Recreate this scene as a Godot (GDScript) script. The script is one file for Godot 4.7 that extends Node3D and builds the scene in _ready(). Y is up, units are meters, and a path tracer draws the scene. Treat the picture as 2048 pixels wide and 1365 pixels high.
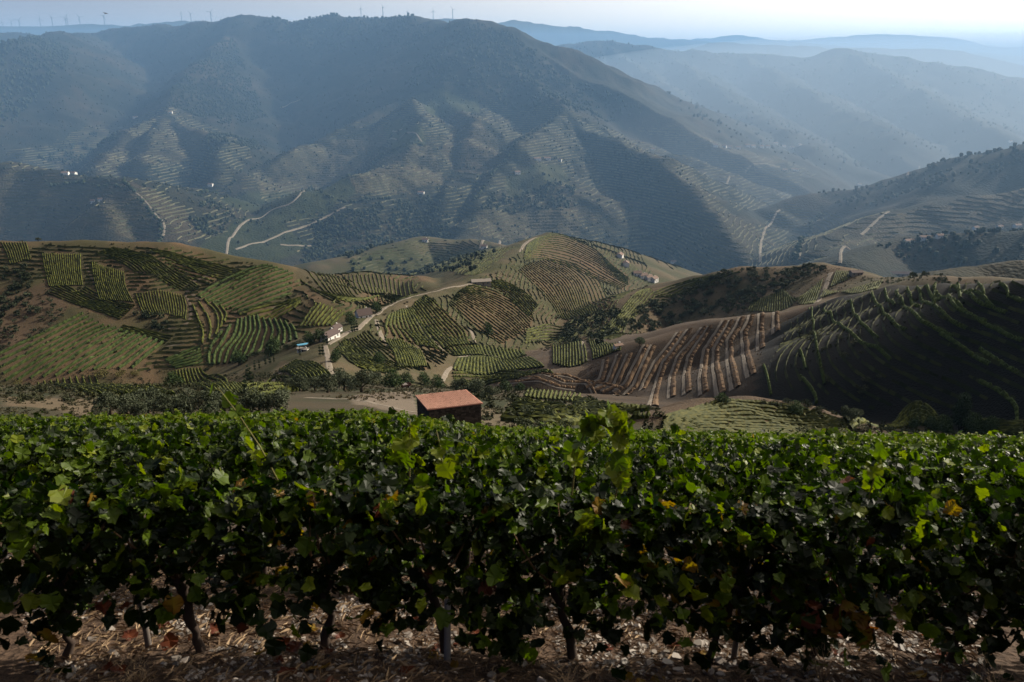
extends Node3D
# A vineyard slope above a terraced valley, seen on a hazy, sunny morning.
# Plan convention: x to the right, f = metres forward of the viewpoint (world z = -f), heights relative to the eye.

var rng := RandomNumberGenerator.new()
var ridges: Array = []
var rough := FastNoiseLite.new()
var fine := FastNoiseLite.new()
var patch := FastNoiseLite.new()
var xs := PackedFloat32Array()
var fs := PackedFloat32Array()
var nx := 0
var nf := 0
var hgt := PackedFloat32Array()
var owner_of := PackedByteArray()
var tint := PackedColorArray()
const GROUPS := ["foreground", "mountain", "right_hills", "far_hills", "vineyard_hill", "spur", "olive_hill", "striped_hill", "dark_hill", "mound"]

func lin(r: float, g: float, b: float) -> Color:
	return Color(r, g, b).linear_to_srgb()

func ridge(group: String, sl: float, sr: float, r: float, pts: Array) -> void:
	var p := PackedFloat32Array(pts)
	var lo := Vector2(1e9, 1e9)
	var hi := Vector2(-1e9, -1e9)
	var top := -1e9
	for i in range(0, p.size(), 3):
		lo = lo.min(Vector2(p[i], p[i + 2]))
		hi = hi.max(Vector2(p[i], p[i + 2]))
		top = maxf(top, p[i + 1])
	ridges.append([GROUPS.find(group), sl, sr, r, p, lo, hi, top, minf(sl, sr)])

func land() -> void:
	ridge("mountain", 0.35, 0.62, 40, [-3844, 84, 4300, -3011, 103, 4200, -2517, 112, 4200, -2100, 103, 4200, -1689, 142, 4000, -1422, 147, 3850, -1127, 165, 3700, -922, 147, 3650, -761, 172, 3600, -669, 151, 3550, -578, 156, 3500, -372, 142, 3300, -264, 117, 3150, -129, 121, 3000, -24, 90, 2950, 147, 36, 2900])
	ridge("mountain", 0.72, 0.42, 15, [420, -365, 1330, 424, -340, 1450, 421, -314, 1600, 411, -283, 1750, 343, -225, 1950, 243, -182, 2150, 150, -135, 2350, 56, -72, 2600, -40, 16, 2800, -129, 121, 3000])
	ridge("mountain", 0.72, 0.36, 12, [-104, -323, 1500, -82, -303, 1650, -45, -259, 1850, 7, -207, 2000, 150, -136, 2340])
	ridge("mountain", 0.72, 0.34, 12, [-150, -313, 1650, -140, -254, 1900, -120, -203, 2080, -101, -160, 2250, -205, -100, 2550, -209, 1, 2850])
	ridge("mountain", 0.7, 0.34, 12, [-412, -268, 1720, -325, -242, 1850, -245, -202, 2010, -238, -160, 2260, -293, -117, 2450])
	ridge("mountain", 0.7, 0.38, 12, [-651, -345, 1600, -743, -312, 1880, -668, -275, 2060, -476, -186, 2420, -314, -106, 2700, -212, 1, 2900, -129, 121, 3000])
	ridge("mountain", 0.4, 0.33, 30, [-500, -330, 1330, -497, -306, 1560, -434, -270, 1720])
	ridge("mountain", 0.72, 0.36, 12, [-1098, -197, 2330, -1047, -147, 2500, -1146, -76, 2850, -1171, 38, 3350, -1182, 106, 3650])
	ridge("mountain", 0.72, 0.36, 12, [-712, -267, 1950, -785, -208, 2200, -1047, -147, 2500])
	ridge("mountain", 0.72, 0.36, 12, [-836, -293, 1850, -953, -230, 2100, -1047, -147, 2500])
	ridge("mountain", 0.72, 0.36, 12, [-991, -287, 1850, -1056, -247, 2080, -1098, -197, 2330])
	ridge("mountain", 0.5, 0.42, 40, [-1650, -228, 2200, -1716, -87, 2600, -1771, 42, 3000, -1893, 92, 3500, -2050, 105, 4100])
	ridge("mountain", 0.65, 0.33, 20, [-570, -309, 1280, -622, -275, 1400, -705, -242, 1500, -779, -227, 1600, -889, -228, 1660, -1087, -214, 1720, -1266, -211, 1750])
	ridge("mountain", 0.65, 0.36, 20, [-665, -295, 1330, -751, -253, 1480, -779, -227, 1600])
	ridge("right_hills", 0.7, 0.4, 20, [598, -318, 1830, 794, -298, 1880, 920, -235, 1800, 1001, -194, 1740, 1058, -164, 1690, 1239, -87, 1550])
	ridge("right_hills", 0.5, 0.36, 20, [497, -296, 1260, 600, -288, 1400, 723, -271, 1480, 868, -242, 1500, 989, -211, 1480, 1183, -153, 1400])
	ridge("right_hills", 0.5, 0.5, 15, [437, -253, 1020, 527, -256, 1120, 583, -251, 1150, 624, -240, 1120, 702, -224, 1080, 807, -196, 1000])
	ridge("right_hills", 0.45, 0.4, 10, [347.3, -175.7, 640.0, 418.2, -179.1, 700.0, 454.7, -171.5, 690.0, 531.3, -152.6, 650.0])
	ridge("far_hills", 0.4, 0.4, 60, [-77, -28, 5400, 237, 54, 5300, 537, 96, 5200, 901, 43, 5000, 1346, 13, 5000, 1668, -4, 4900, 1844, 41, 4700, 2064, -4, 4500, 2234, -47, 4300, 2561, -93, 4200, 3184, -180, 4000])
	ridge("far_hills", 0.65, 0.34, 15, [940, -329, 2850, 903, -282, 3250, 777, -130, 4250, 537, 96, 5200])
	ridge("far_hills", 0.65, 0.34, 15, [1396, -267, 2950, 1388, -208, 3400, 1370, -129, 3980, 1346, 13, 5000])
	ridge("far_hills", 0.65, 0.34, 15, [1783, -257, 3000, 1797, -202, 3400, 1825, -88, 4000, 1844, 41, 4700])
	ridge("far_hills", 0.65, 0.34, 15, [1021, -296, 2700, 1005, -208, 3500, 963, -95, 4300, 901, 43, 5000])
	ridge("far_hills", 0.3, 0.35, 80, [-7202, 261, 7600, -4485, 241, 7500, -3605, 266, 7500, -3166, 274, 7500, -2805, 310, 7600, -2234, 273, 7600, -1440, 212, 7600])
	ridge("far_hills", 0.3, 0.35, 80, [-1227, 239, 8600, -812, 347, 8500, -589, 361, 8500, -318, 283, 8500])
	ridge("far_hills", 0.3, 0.35, 80, [-1523, 245, 6800, -1282, 281, 6800, -1044, 292, 6800, -768, 278, 6800, -493, 189, 6800])
	ridge("far_hills", 0.3, 0.35, 80, [-337, 250, 9000, 31, 358, 9000, 346, 319, 9000, 662, 290, 9000, 926, 260, 9000, 1562, 191, 9000, 2520, 112, 9000, 3594, 3, 9000])
	ridge("far_hills", 0.3, 0.35, 80, [1946, 93, 10800, 2382, 218, 10800, 2789, 265, 10800, 3269, 218, 10800, 3911, 147, 10800, 4683, 87, 10800, 6865, 3, 10800])
	ridge("far_hills", 0.3, 0.35, 80, [1469, 41, 7000, 1711, 111, 7000, 2206, 95, 7000, 2579, 72, 7000, 3612, 56, 7000, 4128, -66, 6800, 5337, -180, 6500])
	ridge("far_hills", 0.3, 0.35, 100, [2436, 171, 15000, 4721, 253, 15000, 6289, 368, 15000, 7704, 319, 15000, 7714, 144, 14000, 8860, 175, 14000, 11346, 121, 14000])
	ridge("vineyard_hill", 0.5, 0.3, 12, [-601.4, -133.5, 620.0, -398.5, -135.7, 610.0, -334.8, -134.6, 600.0, -296.7, -135.8, 600.0, -264.0, -136.2, 595.0, -228.6, -140.9, 590.0, -180.9, -146.5, 580.0, -148.2, -155.1, 565.0, -123.9, -156.9, 520.0])
	ridge("vineyard_hill", 0.5, 0.33, 12, [-192.7, -175.7, 640.0, -179, -192, 720, -149, -201, 760, -98, -212, 780, -77, -203, 720])
	ridge("spur", 0.42, 0.36, 10, [-77.9, -121.2, 300.0, -95.2, -141.2, 380.0, -101.8, -150.0, 430.0, -96.6, -152.9, 450.0, -90.4, -165.8, 520.0, -68.2, -176.9, 600.0, -37.1, -187.6, 680.0, -12, -193, 760, 9, -196, 860, 45, -199, 930, 98, -217, 980, 141, -240, 1020, 219, -303, 1100])
	ridge("spur", 0.5, 0.33, 10, [-8.7, -194.7, 545.0, -1.7, -201.8, 640.0, -12, -196, 760])
	ridge("spur", 0.4, 0.36, 10, [127, -259, 860, 105, -240, 920, 45, -200, 930])
	ridge("spur", 0.4, 0.4, 20, [-267, -268, 1080, -220, -269, 1130, -169, -266, 1180, -135, -266, 1220, -72, -265, 1200, -18, -263, 1150])
	ridge("olive_hill", 0.45, 0.5, 10, [57.7, -189.5, 520.0, 103.1, -193.0, 640.0, 131.5, -187.9, 660.0, 162.0, -179.0, 665.0, 196.7, -165.5, 640.0, 238.2, -151.5, 600.0, 244.5, -145.5, 560.0, 248.0, -140.3, 520.0, 244.3, -117.2, 430.0, 265.4, -104.3, 380.0, 312.6, -96.1, 350.0])
	ridge("striped_hill", 0.42, 0.52, 5, [15.4, -141.1, 345.0, 37.1, -140.9, 352.0, 65.2, -128.5, 354.0, 100.3, -117.9, 356.0, 128.1, -114.2, 356.0, 144.4, -107.1, 352.0])
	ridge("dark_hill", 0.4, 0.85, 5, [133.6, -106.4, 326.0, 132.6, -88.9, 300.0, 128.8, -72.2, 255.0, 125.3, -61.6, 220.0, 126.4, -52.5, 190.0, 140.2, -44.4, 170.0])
	ridge("mound", 0.75, 0.5, 8, [26.4, -58.4, 125.0, 38.1, -63.1, 140.0, 48.3, -66.1, 148.0, 58.6, -67.5, 148.0, 65.6, -67.5, 140.0])

const PROFILE := [Vector2(-60, 26.8), Vector2(0, -1.7), Vector2(88, -43.5), Vector2(200, -87), Vector2(280, -119), Vector2(350, -157), Vector2(450, -220), Vector2(600, -330), Vector2(900, -500)]
const CROSS := [Vector2(-0.9, 0), Vector2(-0.65, 0.003), Vector2(-0.2, 0.012), Vector2(-0.03, -0.012), Vector2(0.33, -0.022), Vector2(0.65, -0.026), Vector2(0.9, -0.03)]

func foreground(x: float, f: float) -> float:
	var y: float = PROFILE[0].y
	for i in PROFILE.size() - 1:
		var a: Vector2 = PROFILE[i]
		var b: Vector2 = PROFILE[i + 1]
		if f >= a.x:
			y = a.y + (b.y - a.y) * minf((f - a.x) / (b.x - a.x), 1.0)
	var s := x / maxf(f, 4.0)
	var g: float = CROSS[0].y
	for i in CROSS.size() - 1:
		var a: Vector2 = CROSS[i]
		var b: Vector2 = CROSS[i + 1]
		if s >= a.x:
			g = a.y + (b.y - a.y) * minf((s - a.x) / (b.x - a.x), 1.0)
	return y + clampf(f, 0.0, 100.0) * g - 0.0048 * maxf(0.0, x - 40.0) * clampf(f / 100.0, 0.0, 1.0) - 0.05 * maxf(0.0, x) * clampf((f - 70.0) / 60.0, 0.0, 1.0)

func raw_height(x: float, f: float, who: Array) -> float:
	var h := maxf(foreground(x, f), -420.0)
	var g := 0
	for rd: Array in ridges:
		var lo: Vector2 = rd[5]
		var hi: Vector2 = rd[6]
		var bx := maxf(maxf(lo.x - x, x - hi.x), 0.0)
		var bf := maxf(maxf(lo.y - f, f - hi.y), 0.0)
		var r: float = rd[3]
		var k := 0.15 * r + 4.0
		if rd[7] - rd[8] * (sqrt(bx * bx + bf * bf) - r) < h - k:
			continue
		var p: PackedFloat32Array = rd[4]
		var best := -1e9
		for i in range(0, p.size() - 3, 3):
			var x0 := p[i]
			var f0 := p[i + 2]
			var dx := p[i + 3] - x0
			var df := p[i + 5] - f0
			var l2 := dx * dx + df * df
			var t := clampf(((x - x0) * dx + (f - f0) * df) / l2, 0.0, 1.0)
			var ox := x - x0 - t * dx
			var of := f - f0 - t * df
			var d := sqrt(ox * ox + of * of)
			var w := clampf((dx * of - df * ox) / sqrt(l2) / (d + 1e-6) * 0.5 + 0.5, 0.0, 1.0)
			var s: float = rd[2] + (rd[1] - rd[2]) * w
			best = maxf(best, p[i + 1] + t * (p[i + 4] - p[i + 1]) - s * (sqrt(d * d + r * r) - r))
		if best > h:
			g = rd[0]
		var m := clampf(0.5 + 0.5 * (best - h) / k, 0.0, 1.0)
		h = h * (1.0 - m) + best * m + k * m * (1.0 - m) * 0.5
	who[0] = g
	return h

func relief(x: float, f: float) -> float:
	# gullies and swells, larger on the big mountains
	var far := clampf((f - 900.0) / 900.0, 0.0, 1.0)
	var near := clampf((f - 130.0) / 300.0, 0.0, 1.0) * (1.0 - far)
	var v := 0.0
	if far > 0.0:
		v += far * (-26.0 * absf(rough.get_noise_2d(x * 0.25, f * 0.25)) * 1.6 + 13.0 * rough.get_noise_2d(x, f))
	if near > 0.0:
		v += near * 3.0 * rough.get_noise_2d(x * 1.6, f * 1.6)
	var close := clampf(1.0 - f / 130.0, 0.0, 1.0)
	v += fine.get_noise_2d(x, f) * (0.05 * close + 0.16 * (1.0 - close))
	return v

func steps(stops: Array) -> PackedFloat32Array:
	# stops: [from, spacing] pairs, spacing blends from one to the next
	var out := PackedFloat32Array()
	var v: float = stops[0][0]
	out.append(v)
	for i in stops.size() - 1:
		var a: Array = stops[i]
		var b: Array = stops[i + 1]
		while v < b[0]:
			v += lerpf(a[1], b[1], clampf((v - a[0]) / (b[0] - a[0]), 0.0, 1.0))
			out.append(v)
	return out

func height_row(j: int, out: Array) -> void:
	var row := PackedFloat32Array()
	var own := PackedByteArray()
	row.resize(nx)
	own.resize(nx)
	var who := [0]
	var f := fs[j]
	for i in nx:
		var x := xs[i]
		if absf(x) > 1.15 * f + 220.0:
			row[i] = -420.0
			continue
		row[i] = raw_height(x, f, who) + relief(x, f)
		own[i] = who[0]
	out[j] = [row, own]

func shape_land() -> void:
	rough.seed = 11
	rough.frequency = 1.0 / 180.0
	rough.fractal_octaves = 4
	fine.seed = 5
	fine.frequency = 1.0 / 7.0
	fine.fractal_octaves = 3
	patch.seed = 23
	patch.frequency = 1.0 / 90.0
	patch.fractal_octaves = 4
	land()
	var right := steps([[0.0, 0.3], [5.0, 0.3], [60.0, 2.2], [400.0, 3.2], [700.0, 12.0], [2400.0, 16.0], [4000.0, 120.0], [14000.0, 400.0]])
	for i in range(right.size() - 1, 0, -1):
		xs.append(-right[i])
	xs.append_array(right)
	fs = steps([[-12.0, 2.0], [2.0, 0.25], [7.0, 0.25], [70.0, 2.0], [700.0, 3.2], [1200.0, 10.0], [3000.0, 13.0], [4400.0, 40.0], [6000.0, 120.0], [16500.0, 300.0]])
	nx = xs.size()
	nf = fs.size()
	var out := []
	out.resize(nf)
	var job := WorkerThreadPool.add_group_task(height_row.bind(out), nf)
	WorkerThreadPool.wait_for_group_task_completion(job)
	for row in out:
		hgt.append_array(row[0])
		owner_of.append_array(row[1])

func ground(x: float, f: float) -> float:
	var i := clampi(xs.bsearch(x) - 1, 0, nx - 2)
	var j := clampi(fs.bsearch(f) - 1, 0, nf - 2)
	var a := clampf((x - xs[i]) / (xs[i + 1] - xs[i]), 0.0, 1.0)
	var b := clampf((f - fs[j]) / (fs[j + 1] - fs[j]), 0.0, 1.0)
	var n := j * nx + i
	return lerpf(lerpf(hgt[n], hgt[n + 1], a), lerpf(hgt[n + nx], hgt[n + nx + 1], a), b)

# ---------------------------------------------------------------- small tools
func surface(color: Color, roughness := 0.9, specular := 0.3) -> StandardMaterial3D:
	var m := StandardMaterial3D.new()
	m.albedo_color = color
	m.roughness = roughness
	m.metallic_specular = specular
	return m

func vertex_surface(roughness := 0.9, specular := 0.25) -> StandardMaterial3D:
	var m := surface(Color.WHITE, roughness, specular)
	m.vertex_color_use_as_albedo = true
	m.vertex_color_is_srgb = true
	return m

func leafy(glow: Color, roughness := 0.5, specular := 0.4) -> StandardMaterial3D:
	var m := vertex_surface(roughness, specular)
	m.backlight_enabled = true
	m.backlight = glow
	m.cull_mode = BaseMaterial3D.CULL_DISABLED
	return m

func noise_texture(seed_value: int, size: int, frequency: float, octaves: int, dark: Color, light: Color, kind := FastNoiseLite.TYPE_SIMPLEX_SMOOTH) -> NoiseTexture2D:
	var n := FastNoiseLite.new()
	n.seed = seed_value
	n.noise_type = kind
	n.frequency = frequency
	n.fractal_octaves = octaves
	var t := NoiseTexture2D.new()
	t.noise = n
	t.width = size
	t.height = size
	t.seamless = true
	t.generate_mipmaps = false
	var g := Gradient.new()
	g.set_color(0, dark)
	g.set_color(1, light)
	t.color_ramp = g
	return t

func ground_material(tile: float, seed_value: int) -> StandardMaterial3D:
	var m := vertex_surface(0.95)
	m.albedo_texture = noise_texture(seed_value, 1024, 0.025, 6, Color(0.5, 0.5, 0.5), Color(1, 1, 1))
	m.uv1_triplanar = true
	m.uv1_world_triplanar = true
	m.uv1_scale = Vector3.ONE / tile
	m.heightmap_enabled = true
	m.heightmap_texture = m.albedo_texture
	m.heightmap_scale = tile * 3.5
	return m

func mesh_of(v: PackedVector3Array, c: PackedColorArray, n := PackedInt32Array()) -> ArrayMesh:
	# no normals: such surfaces are shaded facet by facet
	var a := []
	a.resize(Mesh.ARRAY_MAX)
	a[Mesh.ARRAY_VERTEX] = v
	if c.size():
		a[Mesh.ARRAY_COLOR] = c
	if n.size():
		a[Mesh.ARRAY_INDEX] = n
	var m := ArrayMesh.new()
	m.add_surface_from_arrays(Mesh.PRIMITIVE_TRIANGLES, a)
	return m

func thing(called: String, label: String, category: String, at := Vector3.ZERO, turn := 0.0, group := "") -> Node3D:
	var o := Node3D.new()
	o.name = called
	o.position = at
	o.rotation.y = turn
	o.set_meta("label", label)
	o.set_meta("category", category)
	if group:
		o.set_meta("group", group)
	add_child(o, true)
	return o

func part(called: String, m: Mesh, material: Material, parent: Node3D, at := Vector3.ZERO) -> MeshInstance3D:
	var o := MeshInstance3D.new()
	o.name = called
	o.mesh = m
	o.material_override = material
	o.position = at
	parent.add_child(o, true)
	return o

func structure(called: String, m: Mesh, material: Material) -> MeshInstance3D:
	var o := part(called, m, material, self)
	o.set_meta("kind", "structure")
	return o

func scatter(called: String, m: Mesh, material: Material, parent: Node3D, places: Array, tints: Array) -> MultiMeshInstance3D:
	var mm := MultiMesh.new()
	mm.transform_format = MultiMesh.TRANSFORM_3D
	mm.use_colors = tints.size() > 0
	mm.mesh = m
	mm.instance_count = places.size()
	for i in places.size():
		mm.set_instance_transform(i, places[i])
		if tints.size():
			mm.set_instance_color(i, tints[i])
	var o := MultiMeshInstance3D.new()
	o.name = called
	o.multimesh = mm
	o.material_override = material
	o.set_meta("kind", "stuff")
	parent.add_child(o, true)
	return o

func on(x: float, f: float, up := 0.0) -> Vector3:
	return Vector3(x, ground(x, f) + up, -f)

func plan(p: Array) -> PackedVector2Array:
	var out := PackedVector2Array()
	for i in range(0, p.size(), 2):
		out.append(Vector2(p[i], p[i + 1]))
	return out

func smooth(p: PackedVector2Array, n: int) -> PackedVector2Array:
	# n points along a Catmull-Rom curve through p
	var out := PackedVector2Array()
	var last := p.size() - 1
	for k in n:
		var t := float(k) / (n - 1) * last
		var i := mini(int(t), last - 1)
		out.append(p[i].cubic_interpolate(p[i + 1], p[maxi(i - 1, 0)], p[mini(i + 2, last)], t - i))
	return out

func length_of(p: PackedVector2Array) -> float:
	var l := 0.0
	for i in p.size() - 1:
		l += p[i].distance_to(p[i + 1])
	return l

func drape(p: PackedVector2Array, seg: float) -> PackedVector2Array:
	var l := length_of(p)
	return smooth(p, maxi(int(l / seg) + 1, 3))

func side(p: PackedVector2Array, i: int) -> Vector2:
	var d := (p[mini(i + 1, p.size() - 1)] - p[maxi(i - 1, 0)]).normalized()
	return Vector2(d.y, -d.x)

# a leafy (or grassy) bank along a line on the ground
func hedge(line: PackedVector2Array, w: float, h: float, seg: float, dark: Color, light: Color, gaps := 0.06) -> ArrayMesh:
	var p := drape(line, seg)
	var v := PackedVector3Array()
	var c := PackedColorArray()
	var n := PackedInt32Array()
	for i in p.size():
		var s := side(p, i)
		var tall := h * rng.randf_range(0.85, 1.12) * (0.3 if rng.randf() < gaps else 1.0)
		var wide := w * rng.randf_range(0.88, 1.1)
		for k in 5:
			var a: float = [-0.5, -0.46, 0.0, 0.46, 0.5][k] * wide + rng.randf_range(-0.07, 0.07) * w
			var up: float = [-0.15, 0.62, 1.0, 0.62, -0.15][k] * tall * (1.0 if k == 0 or k == 4 else rng.randf_range(0.86, 1.12))
			var q := p[i] + s * a
			v.append(Vector3(q.x, ground(q.x, q.y) + up, -q.y))
			c.append(dark.lerp(light, rng.randf()))
		if i > 0:
			var b := (i - 1) * 5
			for k in 4:
				n.append_array(PackedInt32Array([b + k, b + k + 5, b + k + 1, b + k + 1, b + k + 5, b + k + 6]))
	return mesh_of(v, c, n)

# a flat strip lying on the ground (track, road)
func ribbon(line: PackedVector2Array, w: float, seg: float, up: float, dark: Color, light: Color) -> ArrayMesh:
	var p := drape(line, seg)
	var v := PackedVector3Array()
	var c := PackedColorArray()
	var n := PackedInt32Array()
	var across := 5
	for i in p.size():
		var s := side(p, i)
		var wide := w * rng.randf_range(0.85, 1.12)
		for k in across:
			var q := p[i] + s * wide * (k / (across - 1.0) - 0.5)
			var lift := up if k > 0 and k < across - 1 else -0.3
			v.append(Vector3(q.x, ground(q.x, q.y) + lift, -q.y))
			c.append(dark.lerp(light, clampf(0.5 + 0.7 * fine.get_noise_2d(q.x * 3.0, q.y * 3.0) - (0.3 if k == 2 else 0.0), 0.0, 1.0)))
		if i > 0:
			var b := (i - 1) * across
			for k in across - 1:
				n.append_array(PackedInt32Array([b + k, b + k + across, b + k + 1, b + k + 1, b + k + across, b + k + across + 1]))
	return mesh_of(v, c, n)

func box(v: PackedVector3Array, a: Vector3, b: Vector3) -> void:
	var p := []
	for k in 8:
		p.append(Vector3(b.x if k & 1 else a.x, b.y if k & 2 else a.y, b.z if k & 4 else a.z))
	for q: Array in [[0, 2, 3, 1], [5, 7, 6, 4], [4, 6, 2, 0], [1, 3, 7, 5], [2, 6, 7, 3], [4, 0, 1, 5]]:
		v.append_array(PackedVector3Array([p[q[0]], p[q[2]], p[q[1]], p[q[0]], p[q[3]], p[q[2]]]))

func box_mesh(a: Vector3, b: Vector3) -> ArrayMesh:
	var v := PackedVector3Array()
	box(v, a, b)
	return mesh_of(v, PackedColorArray())

# a tapered, bent tube through points with radii
func tube(pts: Array, radii: Array, sides := 6) -> ArrayMesh:
	var st := SurfaceTool.new()
	st.begin(Mesh.PRIMITIVE_TRIANGLES)
	for i in pts.size():
		var d: Vector3 = (pts[mini(i + 1, pts.size() - 1)] - pts[maxi(i - 1, 0)]).normalized()
		var u := d.cross(Vector3.RIGHT if absf(d.x) < 0.8 else Vector3.UP).normalized()
		var w := d.cross(u)
		for k in sides:
			var t := TAU * k / sides
			st.add_vertex(pts[i] + (u * cos(t) + w * sin(t)) * radii[i])
	for i in pts.size() - 1:
		for k in sides:
			var a := i * sides + k
			var b := i * sides + (k + 1) % sides
			for q in [a, b, a + sides, b, b + sides, a + sides]:
				st.add_index(q)
	for k in range(1, sides - 1):
		var e := (pts.size() - 1) * sides
		for q in [e, e + k, e + k + 1]:
			st.add_index(q)
	st.generate_normals()
	return st.commit()

# a lumpy ball of leaves for trees that are only a few pixels tall
func lump(seed_value: int, dark: Color, light: Color, fine_steps := 0) -> ArrayMesh:
	var r := RandomNumberGenerator.new()
	r.seed = seed_value
	var s := SphereMesh.new()
	s.radius = 0.5
	s.height = 1.0
	s.radial_segments = 6 + 3 * fine_steps
	s.rings = 3 + 2 * fine_steps
	var a := s.get_mesh_arrays()
	var v: PackedVector3Array = a[Mesh.ARRAY_VERTEX]
	var moved := {}
	var c := PackedColorArray()
	for i in v.size():
		var key := (v[i] * 1000.0).round()
		if not moved.has(key):
			moved[key] = [v[i] * r.randf_range(0.7, 1.25) + Vector3(0, 0.42, 0), dark.lerp(light, r.randf())]
		v[i] = moved[key][0]
		c.append(moved[key][1])
	return mesh_of(v, c, a[Mesh.ARRAY_INDEX])

# sprays of small leaf facets filling a few overlapping lobes
func foliage(seed_value: int, lobes: Array, count: int, leaf: float, dark: Color, light: Color) -> ArrayMesh:
	var r := RandomNumberGenerator.new()
	r.seed = seed_value
	var v := PackedVector3Array()
	var c := PackedColorArray()
	var total := 0.0
	for l: Array in lobes:
		total += pow(l[1], 2.0)
	for l: Array in lobes:
		var shade := r.randf_range(0.0, 0.5)
		for k in int(count * pow(l[1], 2.0) / total):
			var d := Vector3(r.randfn(), r.randfn(), r.randfn()).normalized()
			var at: Vector3 = l[0] + d * l[1] * pow(r.randf(), 0.28) * Vector3(1.0, 0.8, 1.0)
			var u := Vector3(r.randfn(), r.randfn() + 0.3, r.randfn()).normalized()
			var w := u.cross(Vector3(r.randfn(), r.randfn(), r.randfn())).normalized()
			var s := leaf * r.randf_range(0.6, 1.4)
			var col := dark.lerp(light, clampf(shade + r.randf_range(0.0, 0.5), 0.0, 1.0))
			v.append_array(PackedVector3Array([at - u * s, at + w * s * 0.35, at + u * s, at - u * s, at + u * s, at - w * s * 0.35]))
			for m in 6:
				c.append(col)
	return mesh_of(v, c)

# ---------------------------------------------------------------- the land, its colours and its fields
var plots: Array = []      # [outline, soil or painted shade colour, strength]
var leaf_m: StandardMaterial3D
var dull_leaf: StandardMaterial3D
var earth: StandardMaterial3D
var land_materials: Array = []

func base_tint(x: float, f: float, g: int, h: float) -> Color:
	var n := patch.get_noise_2d(x * 0.3, f * 0.3)
	var m := patch.get_noise_2d(x * 1.7 + 900.0, f * 1.7)
	var c := lin(0.085, 0.066, 0.052)
	match GROUPS[g]:
		"mountain", "far_hills", "right_hills":
			c = lin(0.016, 0.021, 0.012).lerp(lin(0.058, 0.046, 0.028), clampf(0.35 + 0.8 * n + 0.5 * m, 0.0, 1.0))
		"vineyard_hill":
			c = lin(0.15, 0.10, 0.058).lerp(lin(0.085, 0.078, 0.038), clampf(0.6 + 1.4 * m, 0.0, 1.0))
		"spur":
			c = lin(0.135, 0.105, 0.062).lerp(lin(0.075, 0.076, 0.035), clampf(0.5 + 1.2 * m, 0.0, 1.0))
		"olive_hill":
			c = lin(0.15, 0.105, 0.066).lerp(lin(0.08, 0.07, 0.038), clampf(0.5 + 1.2 * m, 0.0, 1.0))
		"striped_hill":
			c = lin(0.10, 0.07, 0.048).lerp(lin(0.13, 0.10, 0.075), clampf(0.5 + m, 0.0, 1.0))
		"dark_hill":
			c = lin(0.009, 0.009, 0.01)  # near-black tint paints in the shade on this slope
		"mound":
			c = lin(0.10, 0.07, 0.045)
		_:
			if f > 96.0:
				c = lin(0.085, 0.07, 0.045).lerp(lin(0.045, 0.05, 0.025), clampf(0.5 + 1.4 * m, 0.0, 1.0))
			elif f < 9.0:
				c = lin(0.10, 0.068, 0.048)
	return c

func paint_land() -> void:
	tint.resize(nx * nf)
	for j in nf:
		for i in nx:
			var n := j * nx + i
			if hgt[n] > -420.0:
				tint[n] = base_tint(xs[i], fs[j], owner_of[n], hgt[n])
	for p: Array in plots:
		var o: PackedVector2Array = p[0]
		var lo := o[0]
		var hi := o[0]
		for q in o:
			lo = lo.min(q)
			hi = hi.max(q)
		for j in range(fs.bsearch(lo.y), mini(fs.bsearch(hi.y), nf)):
			for i in range(xs.bsearch(lo.x), mini(xs.bsearch(hi.x), nx)):
				var amp := 1.5 + fs[j] * 0.012
				var wob := Vector2(patch.get_noise_2d(xs[i] * 400.0 / (fs[j] + 40.0), fs[j] * 400.0 / (fs[j] + 40.0) + 50.0), patch.get_noise_2d(xs[i] * 400.0 / (fs[j] + 40.0) + 800.0, fs[j] * 400.0 / (fs[j] + 40.0))) * amp
				if Geometry2D.is_point_in_polygon(Vector2(xs[i], fs[j]) + wob, o):
					var n := j * nx + i
					var k := clampf(0.5 + 1.1 * patch.get_noise_2d(xs[i] * 2.0, fs[j] * 2.0), 0.0, 1.0)
					tint[n] = tint[n].lerp((p[1] as Color).lerp(p[2], k), p[3])

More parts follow.
